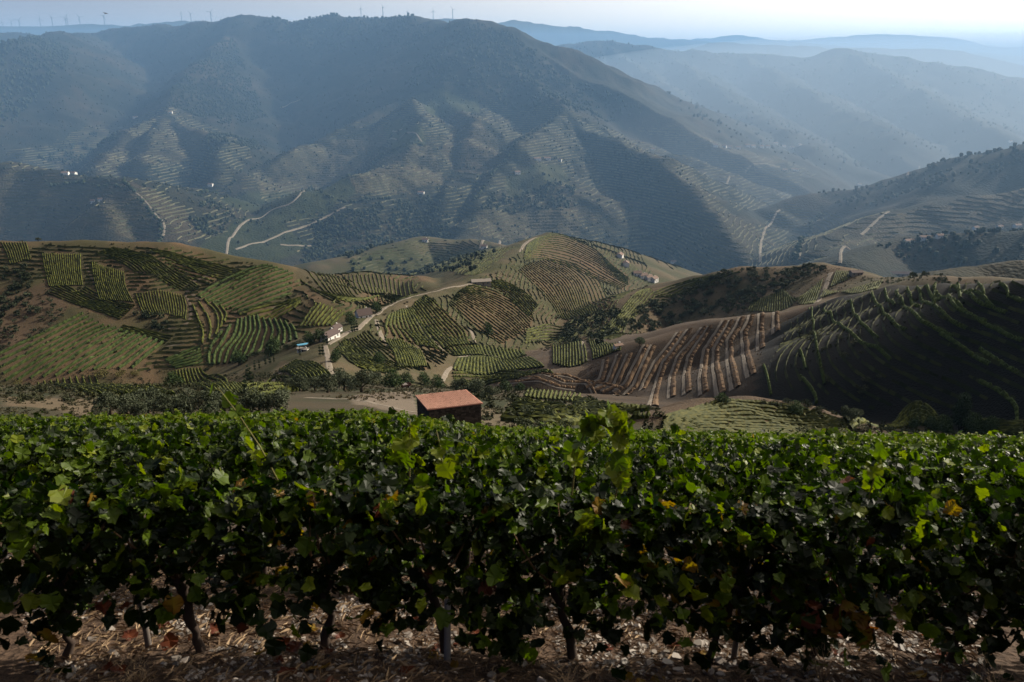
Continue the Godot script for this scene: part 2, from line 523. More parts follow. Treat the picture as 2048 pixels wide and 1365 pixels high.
func lay_land() -> void:
	var tool := {}
	for g in GROUPS.size():
		tool[g] = [PackedVector3Array(), PackedVector3Array(), PackedColorArray(), PackedInt32Array(), {}]
	for j in nf - 1:
		var f := fs[j]
		for i in nx - 1:
			var x := xs[i]
			if x > 0.0 and x > 1.0 * f + 130.0 or x < 0.0 and -x > 0.75 * f + 90.0:
				continue
			var n := j * nx + i
			var t: Array = tool[owner_of[n]]
			var known: Dictionary = t[4]
			var q := [0, 0, 0, 0]
			for k in 4:
				var ii := i + (k & 1)
				var jj := j + (k >> 1)
				var m := jj * nx + ii
				if not known.has(m):
					known[m] = t[0].size()
					t[0].append(Vector3(xs[ii], hgt[m], -fs[jj]))
					var il := maxi(ii - 1, 0)
					var ir := mini(ii + 1, nx - 1)
					var jl := maxi(jj - 1, 0)
					var jr := mini(jj + 1, nf - 1)
					var gx := (hgt[jj * nx + ir] - hgt[jj * nx + il]) / (xs[ir] - xs[il])
					var gf := (hgt[jr * nx + ii] - hgt[jl * nx + ii]) / (fs[jr] - fs[jl])
					t[1].append(Vector3(-gx, 1.0, gf).normalized())
					t[2].append(tint[m])
				q[k] = known[m]
			t[3].append_array(PackedInt32Array([q[0], q[2], q[1], q[1], q[2], q[3]]))
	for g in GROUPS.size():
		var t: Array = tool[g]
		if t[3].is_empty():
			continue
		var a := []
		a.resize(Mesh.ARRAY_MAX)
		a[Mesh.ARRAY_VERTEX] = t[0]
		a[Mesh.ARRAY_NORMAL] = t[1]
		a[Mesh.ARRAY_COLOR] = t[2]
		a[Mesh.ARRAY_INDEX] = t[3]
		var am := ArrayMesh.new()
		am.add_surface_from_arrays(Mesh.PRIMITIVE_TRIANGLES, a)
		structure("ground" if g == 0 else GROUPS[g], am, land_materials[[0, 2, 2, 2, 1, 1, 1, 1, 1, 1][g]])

const VINE_D := Color(0.13, 0.155, 0.065)
const VINE_L := Color(0.35, 0.355, 0.155)

# a vineyard plot: rows drawn between guide lines, each row a part of the plot
func plot(label: String, guides: Array, counts: Array, w := 1.5, h := 1.3, seg := 1.6, dark := VINE_D, light := VINE_L, gaps := 0.06) -> void:
	var o := thing("vineyard_plot", label, "vineyard")
	var g: Array = []
	for a in guides:
		g.append(smooth(plan(a), 14))
	for k in g.size() - 1:
		var steps_here: int = counts[k]
		for s in steps_here + (1 if k == g.size() - 2 else 0):
			var t := float(s) / steps_here
			var line := PackedVector2Array()
			for i in 14:
				line.append(g[k][i].lerp(g[k + 1][i], t))
			part("vine_row", hedge(line, w, h, seg, dark, light, gaps), dull_leaf, o)

func soil(outline: Array, a: Color, b: Color, strength := 1.0) -> void:  # tints an outline: earth colours, and painted shade on a few slopes
	var o := plan(outline)
	var area := Rect2(o[0], Vector2.ZERO)
	for q in o:
		area = area.expand(q)
	plots.append([o, a, b, strength, area])

func taken(q: Vector2) -> bool:
	for p: Array in plots:
		if (p[4] as Rect2).has_point(q) and Geometry2D.is_point_in_polygon(q, p[0]):
			return true
	return patch.get_noise_2d(q.x * 1.5 + 300.0, q.y * 1.5) > 0.48

# terraces on the far slopes: low banks that follow the contour lines inside an outline
func terraces(label: String, outline: Array, rise: float, w: float, h: float, dark: Color, light: Color, fill := false) -> void:
	var o := plan(outline)
	var lo := o[0]
	var hi := o[0]
	for q in o:
		lo = lo.min(q)
		hi = hi.max(q)
	var v := PackedVector3Array()
	var c := PackedColorArray()
	for j in range(fs.bsearch(lo.y), mini(fs.bsearch(hi.y), nf - 1)):
		for i in range(xs.bsearch(lo.x), mini(xs.bsearch(hi.x), nx - 1)):
			if not Geometry2D.is_point_in_polygon(Vector2(xs[i], fs[j]), o):
				continue
			if fill and taken(Vector2(xs[i], fs[j])):
				continue
			var n := j * nx + i
			var e := [hgt[n], hgt[n + 1], hgt[n + nx + 1], hgt[n + nx]]
			var p := [Vector3(xs[i], e[0], -fs[j]), Vector3(xs[i + 1], e[1], -fs[j]), Vector3(xs[i + 1], e[2], -fs[j + 1]), Vector3(xs[i], e[3], -fs[j + 1])]
			for level in range(ceili(minf(minf(e[0], e[1]), minf(e[2], e[3])) / rise), floori(maxf(maxf(e[0], e[1]), maxf(e[2], e[3])) / rise) + 1):
				var y := level * rise
				var hit := []
				for k in 4:
					var a: float = e[k]
					var b: float = e[(k + 1) % 4]
					if (a < y) != (b < y):
						hit.append((p[k] as Vector3).lerp(p[(k + 1) % 4], (y - a) / (b - a)))
				if hit.size() != 2 or rng.randf() < 0.04:
					continue
				var d: Vector3 = hit[1] - hit[0]
				var s := Vector3(d.z, 0, -d.x).normalized() * w * 0.5 * rng.randf_range(0.7, 1.3)
				var up := Vector3(0, h * rng.randf_range(0.6, 1.3), 0)
				var low := Vector3(0, -w * 0.4, 0)
				var a0: Vector3 = hit[0] - d * 0.04
				var a1: Vector3 = hit[1] + d * 0.04
				v.append_array(PackedVector3Array([a0 - s + low, a0 + up, a1 - s + low, a1 - s + low, a0 + up, a1 + up, a0 + up, a0 + s + low, a1 + up, a1 + up, a0 + s + low, a1 + s + low]))
				var col := dark.lerp(light, rng.randf())
				for k in 12:
					c.append(col)
	if v.size():
		var t := thing("terraced_vineyard", label, "vineyard")
		part("vine_terraces", mesh_of(v, c), dull_leaf, t).set_meta("kind", "stuff")

# a wood too far away to count its trees
func wood(called: String, outline: Array, each: float, size: float, dark: Color, light: Color) -> void:
	var o := plan(outline)
	var lo := o[0]
	var hi := o[0]
	for q in o:
		lo = lo.min(q)
		hi = hi.max(q)
	var places := []
	var tints := []
	for k in int((hi.x - lo.x) * (hi.y - lo.y) / (each * each)):
		var q := Vector2(rng.randf_range(lo.x, hi.x), rng.randf_range(lo.y, hi.y))
		if Geometry2D.is_point_in_polygon(q, o) and patch.get_noise_2d(q.x, q.y) > -0.3:
			var s := size * rng.randf_range(0.6, 1.35)
			places.append(Transform3D(Basis.from_euler(Vector3(0, rng.randf() * TAU, 0)).scaled(Vector3(s, s * rng.randf_range(0.8, 1.3), s)), on(q.x, q.y, -0.3)))
			tints.append(dark.lerp(light, rng.randf()))
	var m := lump(3, Color(0.8, 0.8, 0.8), Color.WHITE) if o[0].y > 900.0 else foliage(3, [[Vector3(0, 0.4, 0), 0.45], [Vector3(0.25, 0.3, 0.1), 0.3]], 60, 0.2, Color(0.7, 0.7, 0.7), Color.WHITE)
	scatter(called, m, dull_leaf, self, places, tints)

func tree_line(label: String, line: Array, each: float, size: float) -> void:
	var p := drape(plan(line), each)
	var places := []
	var tints := []
	for q in p:
		if rng.randf() < 0.2:
			continue
		var s := size * rng.randf_range(0.6, 1.4)
		places.append(Transform3D(Basis.from_euler(Vector3(0, rng.randf() * TAU, 0)).scaled(Vector3(s, s, s)), on(q.x + rng.randfn() * size * 0.3, q.y + rng.randfn() * size * 0.3, -0.3)))
		tints.append(lin(0.02, 0.03, 0.015).lerp(lin(0.045, 0.055, 0.025), rng.randf()))
	var t := thing("hedgerow", label, "hedge")
	scatter("bushes", lump(5, Color(0.8, 0.8, 0.8), Color.WHITE) if p[0].y > 900.0 else foliage(5, [[Vector3(0, 0.35, 0), 0.45], [Vector3(0.3, 0.3, 0.1), 0.35], [Vector3(-0.3, 0.25, 0), 0.35]], 420, 0.06, Color(0.6, 0.6, 0.6), Color.WHITE), dull_leaf, t, places, tints)

# ---------------------------------------------------------------- trees, buildings and other things
var models := {}

func copy_of(key: String, at: Vector3, size: Vector3, turn: float, label: String, group := "") -> Node3D:
	var src: Node3D = models[key]
	var o: Node3D = src
	if src.has_meta("used"):
		o = src.duplicate()
		o.name = src.name
		o.remove_meta("used")
		add_child(o, true)
	src.set_meta("used", true)
	o.position = at
	o.scale = size
	o.rotation.y = turn
	o.set_meta("label", label)
	if group:
		o.set_meta("group", group)
	return o

const BARK := Color(0.26, 0.22, 0.18)

func make_tree(key: String, called: String, category: String, lobes: Array, count: int, leaf: float, dark: Color, light: Color, trunk_h: float, trunk_r: float, seed_value: int) -> void:
	# one metre-scale model of about unit height; copies are scaled
	var o := thing(called, called, category)
	var bark := surface(BARK, 0.95)
	var limbs: Array = []
	part("trunk", tube([Vector3(0, -0.12, 0), Vector3(0.02, trunk_h * 0.5, 0.01), Vector3(-0.01, trunk_h, 0.0), Vector3(0.03, trunk_h * 1.6, 0.02)], [trunk_r * 1.35, trunk_r, trunk_r * 0.8, trunk_r * 0.35]), bark, o)
	for l: Array in lobes.slice(0, 3):
		part("limb", tube([Vector3(0, trunk_h * 0.75, 0), (l[0] as Vector3) * 0.55 + Vector3(0, trunk_h * 0.35, 0), l[0]], [trunk_r * 0.6, trunk_r * 0.4, trunk_r * 0.15], 5), bark, o)
	part("crown", foliage(seed_value, lobes, count, leaf, dark, light), dull_leaf, o)
	models[key] = o

func make_trees() -> void:
	var od := lin(0.035, 0.042, 0.024)
	var ol := lin(0.085, 0.095, 0.062)
	for k in 3:
		var r := RandomNumberGenerator.new()
		r.seed = 60 + k
		var lobes := []
		for n in 9:
			lobes.append([Vector3(r.randf_range(-0.36, 0.36), r.randf_range(0.38, 0.78), r.randf_range(-0.36, 0.36)), r.randf_range(0.17, 0.27)])
		make_tree("olive%d" % k, "olive_tree", "olive tree", lobes, 2600, 0.035, od, ol, 0.3, 0.05, 70 + k)
		make_tree("olive_far%d" % k, "olive_tree", "olive tree", lobes.slice(0, 6), 150, 0.13, lin(0.028, 0.034, 0.02), lin(0.06, 0.066, 0.04), 0.28, 0.05, 80 + k)
	for k in 2:
		make_tree("bush_far%d" % k, "bush", "bush", [[Vector3(0, 0.35, 0), 0.42], [Vector3(0.32, 0.3, 0.1), 0.32], [Vector3(-0.3, 0.25, -0.1), 0.32]], 150, 0.11, lin(0.028, 0.032, 0.017), lin(0.06, 0.06, 0.034), 0.1, 0.03, 97 + k)
	make_tree("round", "round_tree", "tree", [[Vector3(0, 0.62, 0), 0.4], [Vector3(0.2, 0.55, 0.1), 0.28], [Vector3(-0.2, 0.55, 0), 0.28], [Vector3(0, 0.8, 0), 0.22]], 900, 0.05, lin(0.02, 0.032, 0.014), lin(0.05, 0.07, 0.03), 0.28, 0.035, 91)
	make_tree("bushy", "leafy_tree", "tree", [[Vector3(0, 0.5, 0), 0.38], [Vector3(0.22, 0.38, 0.1), 0.3], [Vector3(-0.25, 0.4, 0), 0.28], [Vector3(0.05, 0.75, 0), 0.24], [Vector3(-0.1, 0.2, 0.2), 0.25]], 1500, 0.045, lin(0.02, 0.034, 0.013), lin(0.055, 0.08, 0.028), 0.2, 0.04, 92)
	make_tree("tall", "poplar_tree", "tree", [[Vector3(0, 0.3, 0), 0.2], [Vector3(0.05, 0.5, 0), 0.2], [Vector3(-0.04, 0.7, 0), 0.17], [Vector3(0, 0.88, 0), 0.12]], 1300, 0.045, lin(0.025, 0.036, 0.02), lin(0.06, 0.08, 0.04), 0.2, 0.03, 93)
	make_tree("cypress", "cypress_tree", "cypress", [[Vector3(0, 0.2, 0), 0.1], [Vector3(0, 0.42, 0), 0.105], [Vector3(0, 0.64, 0), 0.085], [Vector3(0, 0.84, 0), 0.055]], 420, 0.04, lin(0.012, 0.02, 0.01), lin(0.03, 0.042, 0.02), 0.1, 0.02, 94)
	make_tree("shrub", "shrub", "shrub", [[Vector3(0, 0.35, 0), 0.42], [Vector3(0.35, 0.3, 0.1), 0.3], [Vector3(-0.35, 0.3, -0.1), 0.3]], 420, 0.07, lin(0.028, 0.035, 0.018), lin(0.075, 0.08, 0.045), 0.12, 0.03, 95)
	make_tree("gold", "yellowing_bush", "shrub", [[Vector3(0, 0.35, 0), 0.42], [Vector3(0.35, 0.3, 0.1), 0.3], [Vector3(-0.35, 0.3, -0.1), 0.3]], 420, 0.06, lin(0.06, 0.055, 0.02), lin(0.14, 0.12, 0.045), 0.12, 0.03, 96)

func tree(key: String, x: float, f: float, size: float, label: String, group := "", squash := 1.0) -> void:
	copy_of(key, on(x, f, -0.05 * size), Vector3(size, size * squash, size), rng.randf() * TAU, label, group)

# a house with a pitched roof; windows and a door face the viewer's side (+z)
func house(called: String, label: String, category: String, x: float, f: float, turn: float, w: float, d: float, h: float, rise: float, wall: Color, roof: Color, windows := 2, group := "") -> Node3D:
	var o := thing(called, label, category, on(x, f, -0.3), turn, group)
	var v := PackedVector3Array()
	box(v, Vector3(-w / 2, -2.5, -d / 2), Vector3(w / 2, h, d / 2))
	for s: float in [-1.0, 1.0]:
		v.append_array(PackedVector3Array([Vector3(s * w / 2, h, -d / 2), Vector3(s * w / 2, h + rise, 0), Vector3(s * w / 2, h, d / 2)]))
	part("wall", mesh_of(v, PackedColorArray()), surface(wall, 0.9), o)
	var rv := PackedVector3Array()
	var e := 0.35
	for s: float in [-1.0, 1.0]:
		var a := Vector3(-w / 2 - e, h - e * rise / (d / 2) + 0.06, s * (d / 2 + e))
		var b := Vector3(w / 2 + e, a.y, a.z)
		var c := Vector3(w / 2 + e, h + rise + 0.06, 0)
		var g := Vector3(-w / 2 - e, h + rise + 0.06, 0)
		var t := Vector3(0, 0.16, 0)
		rv.append_array(PackedVector3Array([a, b, c, a, c, g, a + t, b + t, c + t, a + t, c + t, g + t, a, b, b + t, a, b + t, a + t, a, g, g + t, a, g + t, a + t, b, c, c + t, b, c + t, b + t]))
	var rf := part("roof", mesh_of(rv, PackedColorArray()), surface(roof, 0.85), o)
	part("chimney", box_mesh(Vector3(w * 0.2, h + rise * 0.4, -0.7), Vector3(w * 0.2 + 0.6, h + rise + 0.7, -0.1)), surface(wall, 0.9), rf)
	var dark := surface(lin(0.03, 0.035, 0.04), 0.3)
	for k in windows:
		var at := lerpf(-w * 0.32, w * 0.32, float(k) / maxf(windows - 1, 1.0))
		part("window", box_mesh(Vector3(at - 0.45, h * 0.4, d / 2 - 0.1), Vector3(at + 0.45, h * 0.8, d / 2 + 0.05)), dark, o)
	part("door", box_mesh(Vector3(-0.5 + w * 0.08, -0.2, d / 2 - 0.1), Vector3(0.5 + w * 0.08, 1.9, d / 2 + 0.06)), surface(lin(0.07, 0.045, 0.03), 0.8), o)
	return o

func turbine(x: float, f: float, size: float, turn: float, spin: float, label: String) -> void:
	if not models.has("turbine"):
		var src := thing("wind_turbine", label, "wind turbine")
		var white := surface(lin(0.08, 0.09, 0.11), 0.8)  # white towers in shade, painted as dark grey-blue
		part("tower", tube([Vector3(0, -0.3, 0), Vector3(0, 0.5, 0), Vector3(0, 1, 0)], [0.04, 0.034, 0.028], 8), white, src)
		part("nacelle", box_mesh(Vector3(-0.025, 0.985, -0.06), Vector3(0.025, 1.035, 0.04)), white, src)
		var hub := part("rotor", tube([Vector3(0, 0, -0.02), Vector3(0, 0, 0.03)], [0.022, 0.012], 8), white, src, Vector3(0, 1.01, 0.06))
		for k in 3:
			var a := TAU * k / 3.0
			var d := Vector3(sin(a), cos(a), 0)
			part("blade", tube([Vector3.ZERO, d * 0.12, d * 0.5], [0.014, 0.02, 0.010], 5), white, hub)
		models["turbine"] = src
		src.set_meta("label", label)
	var o := copy_of("turbine", on(x, f), Vector3.ONE * size, turn, label, "wind turbines along the far ridge")
	for c in o.get_children():
		if String(c.name).begins_with("rotor"):
			(c as Node3D).rotation.z = spin

func pylon(x: float, f: float, h: float, label: String) -> void:
	var o := thing("power_pylon", label, "pylon", on(x, f, -1.0))
	var grey := surface(lin(0.2, 0.21, 0.22), 0.6)
	for s: Array in [[-1, -1], [1, -1], [-1, 1], [1, 1]]:
		part("leg", tube([Vector3(s[0] * 3.0, 0, s[1] * 3.0), Vector3(s[0] * 0.5, h, s[1] * 0.5)], [0.35, 0.25], 4), grey, o)
	for k in 2:
		part("crossarm", box_mesh(Vector3(-5.0 + k * 1.2, h * (0.78 + 0.13 * k), -0.3), Vector3(5.0 - k * 1.2, h * (0.78 + 0.13 * k) + 0.6, 0.3)), grey, o)

# the stone shed with the red roof below the front vineyard
func shed() -> void:
	var o := thing("stone_shed", "low stone shed with a sloping red tiled roof beside the dirt yard", "shed")
	var fl := Vector3(-10.1, -40.6, -88.2)
	var fr := Vector3(-3.85, -40.6, -90.0)
	var back := Vector3(-2.5, -2.0, -8.7)
	var top := [fl, fr, fr + back, fl + back]
	var core := PackedVector3Array()
	var r := RandomNumberGenerator.new()
	r.seed = 4
	var sv := PackedVector3Array()
	var sc := PackedColorArray()
	for k in 4:
		var a: Vector3 = top[k]
		var b: Vector3 = top[(k + 1) % 4]
		var down := Vector3(0, -5.0, 0)
		core.append_array(PackedVector3Array([a, b, b + down, a, b + down, a + down]))
		# courses of rough stones standing proud of the wall
		var out := (b - a).cross(Vector3.UP).normalized()
		if out.dot(a - (fl + fr + back) * 0.5 + Vector3(3, 0, 0)) < 0.0 and k != 0:
			pass
		var l := a.distance_to(b)
		var y := 0.12
		while y < 4.6:
			var hh := r.randf_range(0.12, 0.24)
			var s := 0.0
			while s < l - 0.1:
				var ww := minf(r.randf_range(0.18, 0.55), l - s)
				var p0 := a.lerp(b, s / l) + Vector3(0, -y, 0)
				var p1 := a.lerp(b, (s + ww - 0.03) / l) + Vector3(0, -y, 0)
				var lift := r.randf_range(0.03, 0.09)
				var dn := Vector3(0, -hh + 0.03, 0)
				var col := lin(0.03, 0.024, 0.02).lerp(lin(0.085, 0.066, 0.052), r.randf())
				for sgn: float in [1.0, -1.0]:
					var oo := out * lift * sgn
					sv.append_array(PackedVector3Array([p0 + oo, p1 + oo, p1 + dn + oo, p0 + oo, p1 + dn + oo, p0 + dn + oo, p0 + oo, p0, p1 + oo, p1 + oo, p0, p1]))
					for q in 12:
						sc.append(col)
				s += ww
			y += hh
	var wall := part("wall", mesh_of(core, PackedColorArray()), surface(lin(0.025, 0.02, 0.017), 0.95), o)
	part("stones", mesh_of(sv, sc), vertex_surface(0.9), wall).set_meta("kind", "stuff")
	# roof slab with courses of flat tiles
	var e := 0.22
	var ux := (fr - fl).normalized()
	var ub := back.normalized()
	var p := fl - ux * e - ub * e + Vector3(0, 0.04, 0)
	var lx := fl.distance_to(fr) + 2.0 * e
	var lb := back.length() + 2.0 * e
	var un := ub.cross(ux).normalized()
	if un.y < 0:
		un = -un
	var slab := PackedVector3Array()
	var quad := [p, p + ux * lx, p + ux * lx + ub * lb, p + ub * lb]
	for lay: float in [0.0, 0.1]:
		slab.append_array(PackedVector3Array([quad[0] + un * lay, quad[1] + un * lay, quad[2] + un * lay, quad[0] + un * lay, quad[2] + un * lay, quad[3] + un * lay]))
	for k in 4:
		var a: Vector3 = quad[k]
		var b: Vector3 = quad[(k + 1) % 4]
		slab.append_array(PackedVector3Array([a, b, b + un * 0.1, a, b + un * 0.1, a + un * 0.1]))
	var roof := part("roof", mesh_of(slab, PackedColorArray()), surface(lin(0.42, 0.2, 0.14), 0.9), o)
	var tv := PackedVector3Array()
	var tc := PackedColorArray()
	var cols := 28
	var rows := 36
	for j in rows:
		for i in cols:
			var s0 := lx * i / cols
			var s1 := lx * (i + 0.94) / cols
			var b0 := lb * j / rows
			var b1 := lb * (j + 1.12) / rows
			var lo := 0.115 + r.randf() * 0.012
			var hi := lo + 0.035 + r.randf() * 0.012
			var mid := (s0 + s1) / 2.0
			var crown := 0.03
			var q := [p + ux * s0 + ub * b0 + un * hi, p + ux * mid + ub * b0 + un * (hi + crown), p + ux * s1 + ub * b0 + un * hi, p + ux * s0 + ub * minf(b1, lb) + un * lo, p + ux * mid + ub * minf(b1, lb) + un * (lo + crown), p + ux * s1 + ub * minf(b1, lb) + un * lo]
			tv.append_array(PackedVector3Array([q[0], q[1], q[4], q[0], q[4], q[3], q[1], q[2], q[5], q[1], q[5], q[4]]))
			var col := lin(0.72, 0.41, 0.30).lerp(lin(0.58, 0.32, 0.235), r.randf() * r.randf())
			if r.randf() < 0.04:
				col = lin(0.2, 0.12, 0.09)
			for k in 12:
				tc.append(col)
	part("tiles", mesh_of(tv, tc), vertex_surface(0.85), roof).set_meta("kind", "stuff")

func trailer(x: float, f: float) -> void:
	var o := thing("farm_trailer", "rusty red farm trailer parked behind the stone shed", "trailer", on(x, f, 0.0), 0.5)
	var red := surface(lin(0.07, 0.025, 0.02), 0.8)
	part("bed", box_mesh(Vector3(-1.6, 0.75, -0.85), Vector3(1.6, 0.87, 0.85)), surface(lin(0.1, 0.06, 0.045), 0.8), o)
	for s: float in [-1.0, 1.0]:
		part("side_board", box_mesh(Vector3(-1.6, 0.87, s * 0.85 - 0.03), Vector3(1.6, 1.3, s * 0.85 + 0.03)), red, o)
		part("end_board", box_mesh(Vector3(s * 1.6 - 0.03, 0.87, -0.8), Vector3(s * 1.6 + 0.03, 1.3, 0.8)), red, o)
		for k: float in [-0.8, 0.8]:
			var w := part("wheel", tube([Vector3(k, 0.38, s * 0.78), Vector3(k, 0.38, s * 0.98)], [0.38, 0.38], 12), surface(lin(0.015, 0.015, 0.016), 0.8), o)
			part("rim", tube([Vector3(k, 0.38, s * 0.97), Vector3(k, 0.38, s * 1.0)], [0.2, 0.2], 10), surface(lin(0.2, 0.19, 0.18), 0.6), w)
	part("drawbar", tube([Vector3(1.6, 0.7, 0), Vector3(3.0, 0.45, 0)], [0.06, 0.05], 6), red, o)
	part("tarpaulin", box_mesh(Vector3(-1.2, 1.28, -0.9), Vector3(0.4, 1.36, 0.9)), surface(lin(0.13, 0.11, 0.10), 0.9), o)

func bird(at: Vector3) -> void:
	var o := thing("bird", "dark bird of prey gliding above the left skyline", "bird", at, -0.4)
	var v := PackedVector3Array()
	var pts := [Vector3(-0.75, 0.2, 0.05), Vector3(-0.4, 0.12, -0.06), Vector3(-0.08, 0, -0.1), Vector3(0.08, 0, -0.1), Vector3(0.4, -0.03, -0.06), Vector3(0.75, -0.12, 0.05), Vector3(0.4, -0.04, 0.13), Vector3(0.07, 0, 0.14), Vector3(-0.07, 0, 0.14), Vector3(-0.4, 0.11, 0.13)]
	var tail := [Vector3(-0.06, 0, 0.12), Vector3(0.06, 0, 0.12), Vector3(0.13, 0, 0.4), Vector3(-0.13, 0, 0.4)]
	var up := Vector3(0, 0.03, 0)
	for k: Array in [[0, 1, 9], [1, 2, 9], [2, 8, 9], [2, 3, 8], [3, 7, 8], [3, 4, 6], [3, 6, 7], [4, 5, 6]]:
		v.append_array(PackedVector3Array([pts[k[0]] + up, pts[k[1]] + up, pts[k[2]] + up, pts[k[0]], pts[k[1]], pts[k[2]]]))
	v.append_array(PackedVector3Array([tail[0], tail[1], tail[2], tail[0], tail[2], tail[3]]))
	var b := CapsuleMesh.new()
	b.radius = 0.075
	b.height = 0.5
	b.radial_segments = 10
	b.rings = 4
	var a := b.get_mesh_arrays()
	var bv: PackedVector3Array = a[Mesh.ARRAY_VERTEX]
	var bi: PackedInt32Array = a[Mesh.ARRAY_INDEX]
	for n in bi:
		v.append(Vector3(bv[n].x, bv[n].z, bv[n].y))
	part("body", mesh_of(v, PackedColorArray()), surface(lin(0.02, 0.018, 0.016), 0.8), o)
	part("beak", tube([Vector3(0, 0, -0.24), Vector3(0, -0.02, -0.3)], [0.025, 0.005], 5), surface(lin(0.08, 0.07, 0.03), 0.6), o)

func post(called: String, label: String, x: float, f: float, h: float, r: float, col: Color) -> void:
	var o := thing(called, label, "post", on(x, f, -0.15))
	part("stake", tube([Vector3.ZERO, Vector3(0.02, h, 0.01)], [r, r * 0.85], 7), surface(col, 0.95), o)

# ---------------------------------------------------------------- the vines in front
var leaf_shapes: Array = []
var leaf_meshes: Array = []     # [shape][tone]
var leaf_tones: Array = []

func leaf_outline(r: RandomNumberGenerator) -> PackedVector2Array:
	# half outlines of a five-lobed vine leaf about one unit wide; stalk at the origin, tip at +y
	var half := [Vector2(0.08, -0.10), Vector2(0.28, -0.16), Vector2(0.44, -0.02), Vector2(0.44, 0.13), Vector2(0.53, 0.30), Vector2(0.46, 0.46), Vector2(0.35, 0.50), Vector2(0.27, 0.64), Vector2(0.12, 0.74)]
	var out := PackedVector2Array()
	for p: Vector2 in half:
		out.append(p * r.randf_range(0.9, 1.1))
	out.append(Vector2(0, 0.86))
	for k in range(half.size() - 1, -1, -1):
		var p: Vector2 = half[k]
		out.append(Vector2(-p.x, p.y) * r.randf_range(0.9, 1.1))
	return out

func make_leaves() -> void:
	leaf_tones = [[lin(0.011, 0.020, 0.003), lin(0.018, 0.030, 0.004)], [lin(0.054, 0.086, 0.006), lin(0.08, 0.115, 0.010)], [lin(0.007, 0.014, 0.003), lin(0.011, 0.020, 0.005)], [lin(0.11, 0.14, 0.009), lin(0.15, 0.17, 0.013)], [lin(0.20, 0.14, 0.02), lin(0.16, 0.07, 0.015)], [lin(0.13, 0.038, 0.016), lin(0.07, 0.022, 0.014)]]  # bright yellow-greens paint backlit leaves, near-black greens paint shaded ones
	for s in 5:
		var r := RandomNumberGenerator.new()
		r.seed = 300 + s
		var o := leaf_outline(r)
		var fold := r.randf_range(-0.1, 0.4)
		var droop := r.randf_range(-0.45, 0.4)
		var wave := r.randf_range(0.03, 0.10)
		var rim := PackedVector3Array()
		for p in o:
			rim.append(Vector3(p.x, p.y, fold * absf(p.x) - droop * p.y * p.y + wave * sin(p.x * 9.0 + p.y * 13.0 + s)))
		var row := []
		for tone: Array in leaf_tones:
			var v := PackedVector3Array([Vector3(0, 0.02, 0), Vector3(0, 0.4, -droop * 0.16)])
			var c := PackedColorArray([tone[0], tone[0]])
			v.append_array(rim)
			for p in rim:
				c.append((tone[0] as Color).lerp(tone[1], clampf(0.3 + p.length() * 0.8, 0.0, 1.0)))
			var n := PackedInt32Array()
			var m := rim.size()
			for k in m:
				var b := (k + 1) % m
				var hub := 0 if (k < 3 or k >= m - 3) else 1
				n.append_array(PackedInt32Array([hub, 2 + k, 2 + b]))
			n.append_array(PackedInt32Array([0, 2 + 3, 1, 0, 1, 2 + m - 4]))
			row.append(mesh_of(v, c, n))
		leaf_meshes.append(row)

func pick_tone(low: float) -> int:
	# autumn tones gather near the foot, painted backlit tones towards the top
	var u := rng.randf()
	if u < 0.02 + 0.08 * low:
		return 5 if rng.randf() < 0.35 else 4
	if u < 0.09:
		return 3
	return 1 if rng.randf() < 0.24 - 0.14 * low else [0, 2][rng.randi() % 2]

func leaf_basis(size: float) -> Basis:
	# leaves hang tip down and turn their faces up and outward
	var b := Basis.from_euler(Vector3(rng.randf_range(-1.5, 0.4), rng.randf() * TAU, PI + rng.randfn() * 0.7))
	return b.scaled(Vector3.ONE * size)

const ROW_F := 4.27
var loose: Array = []

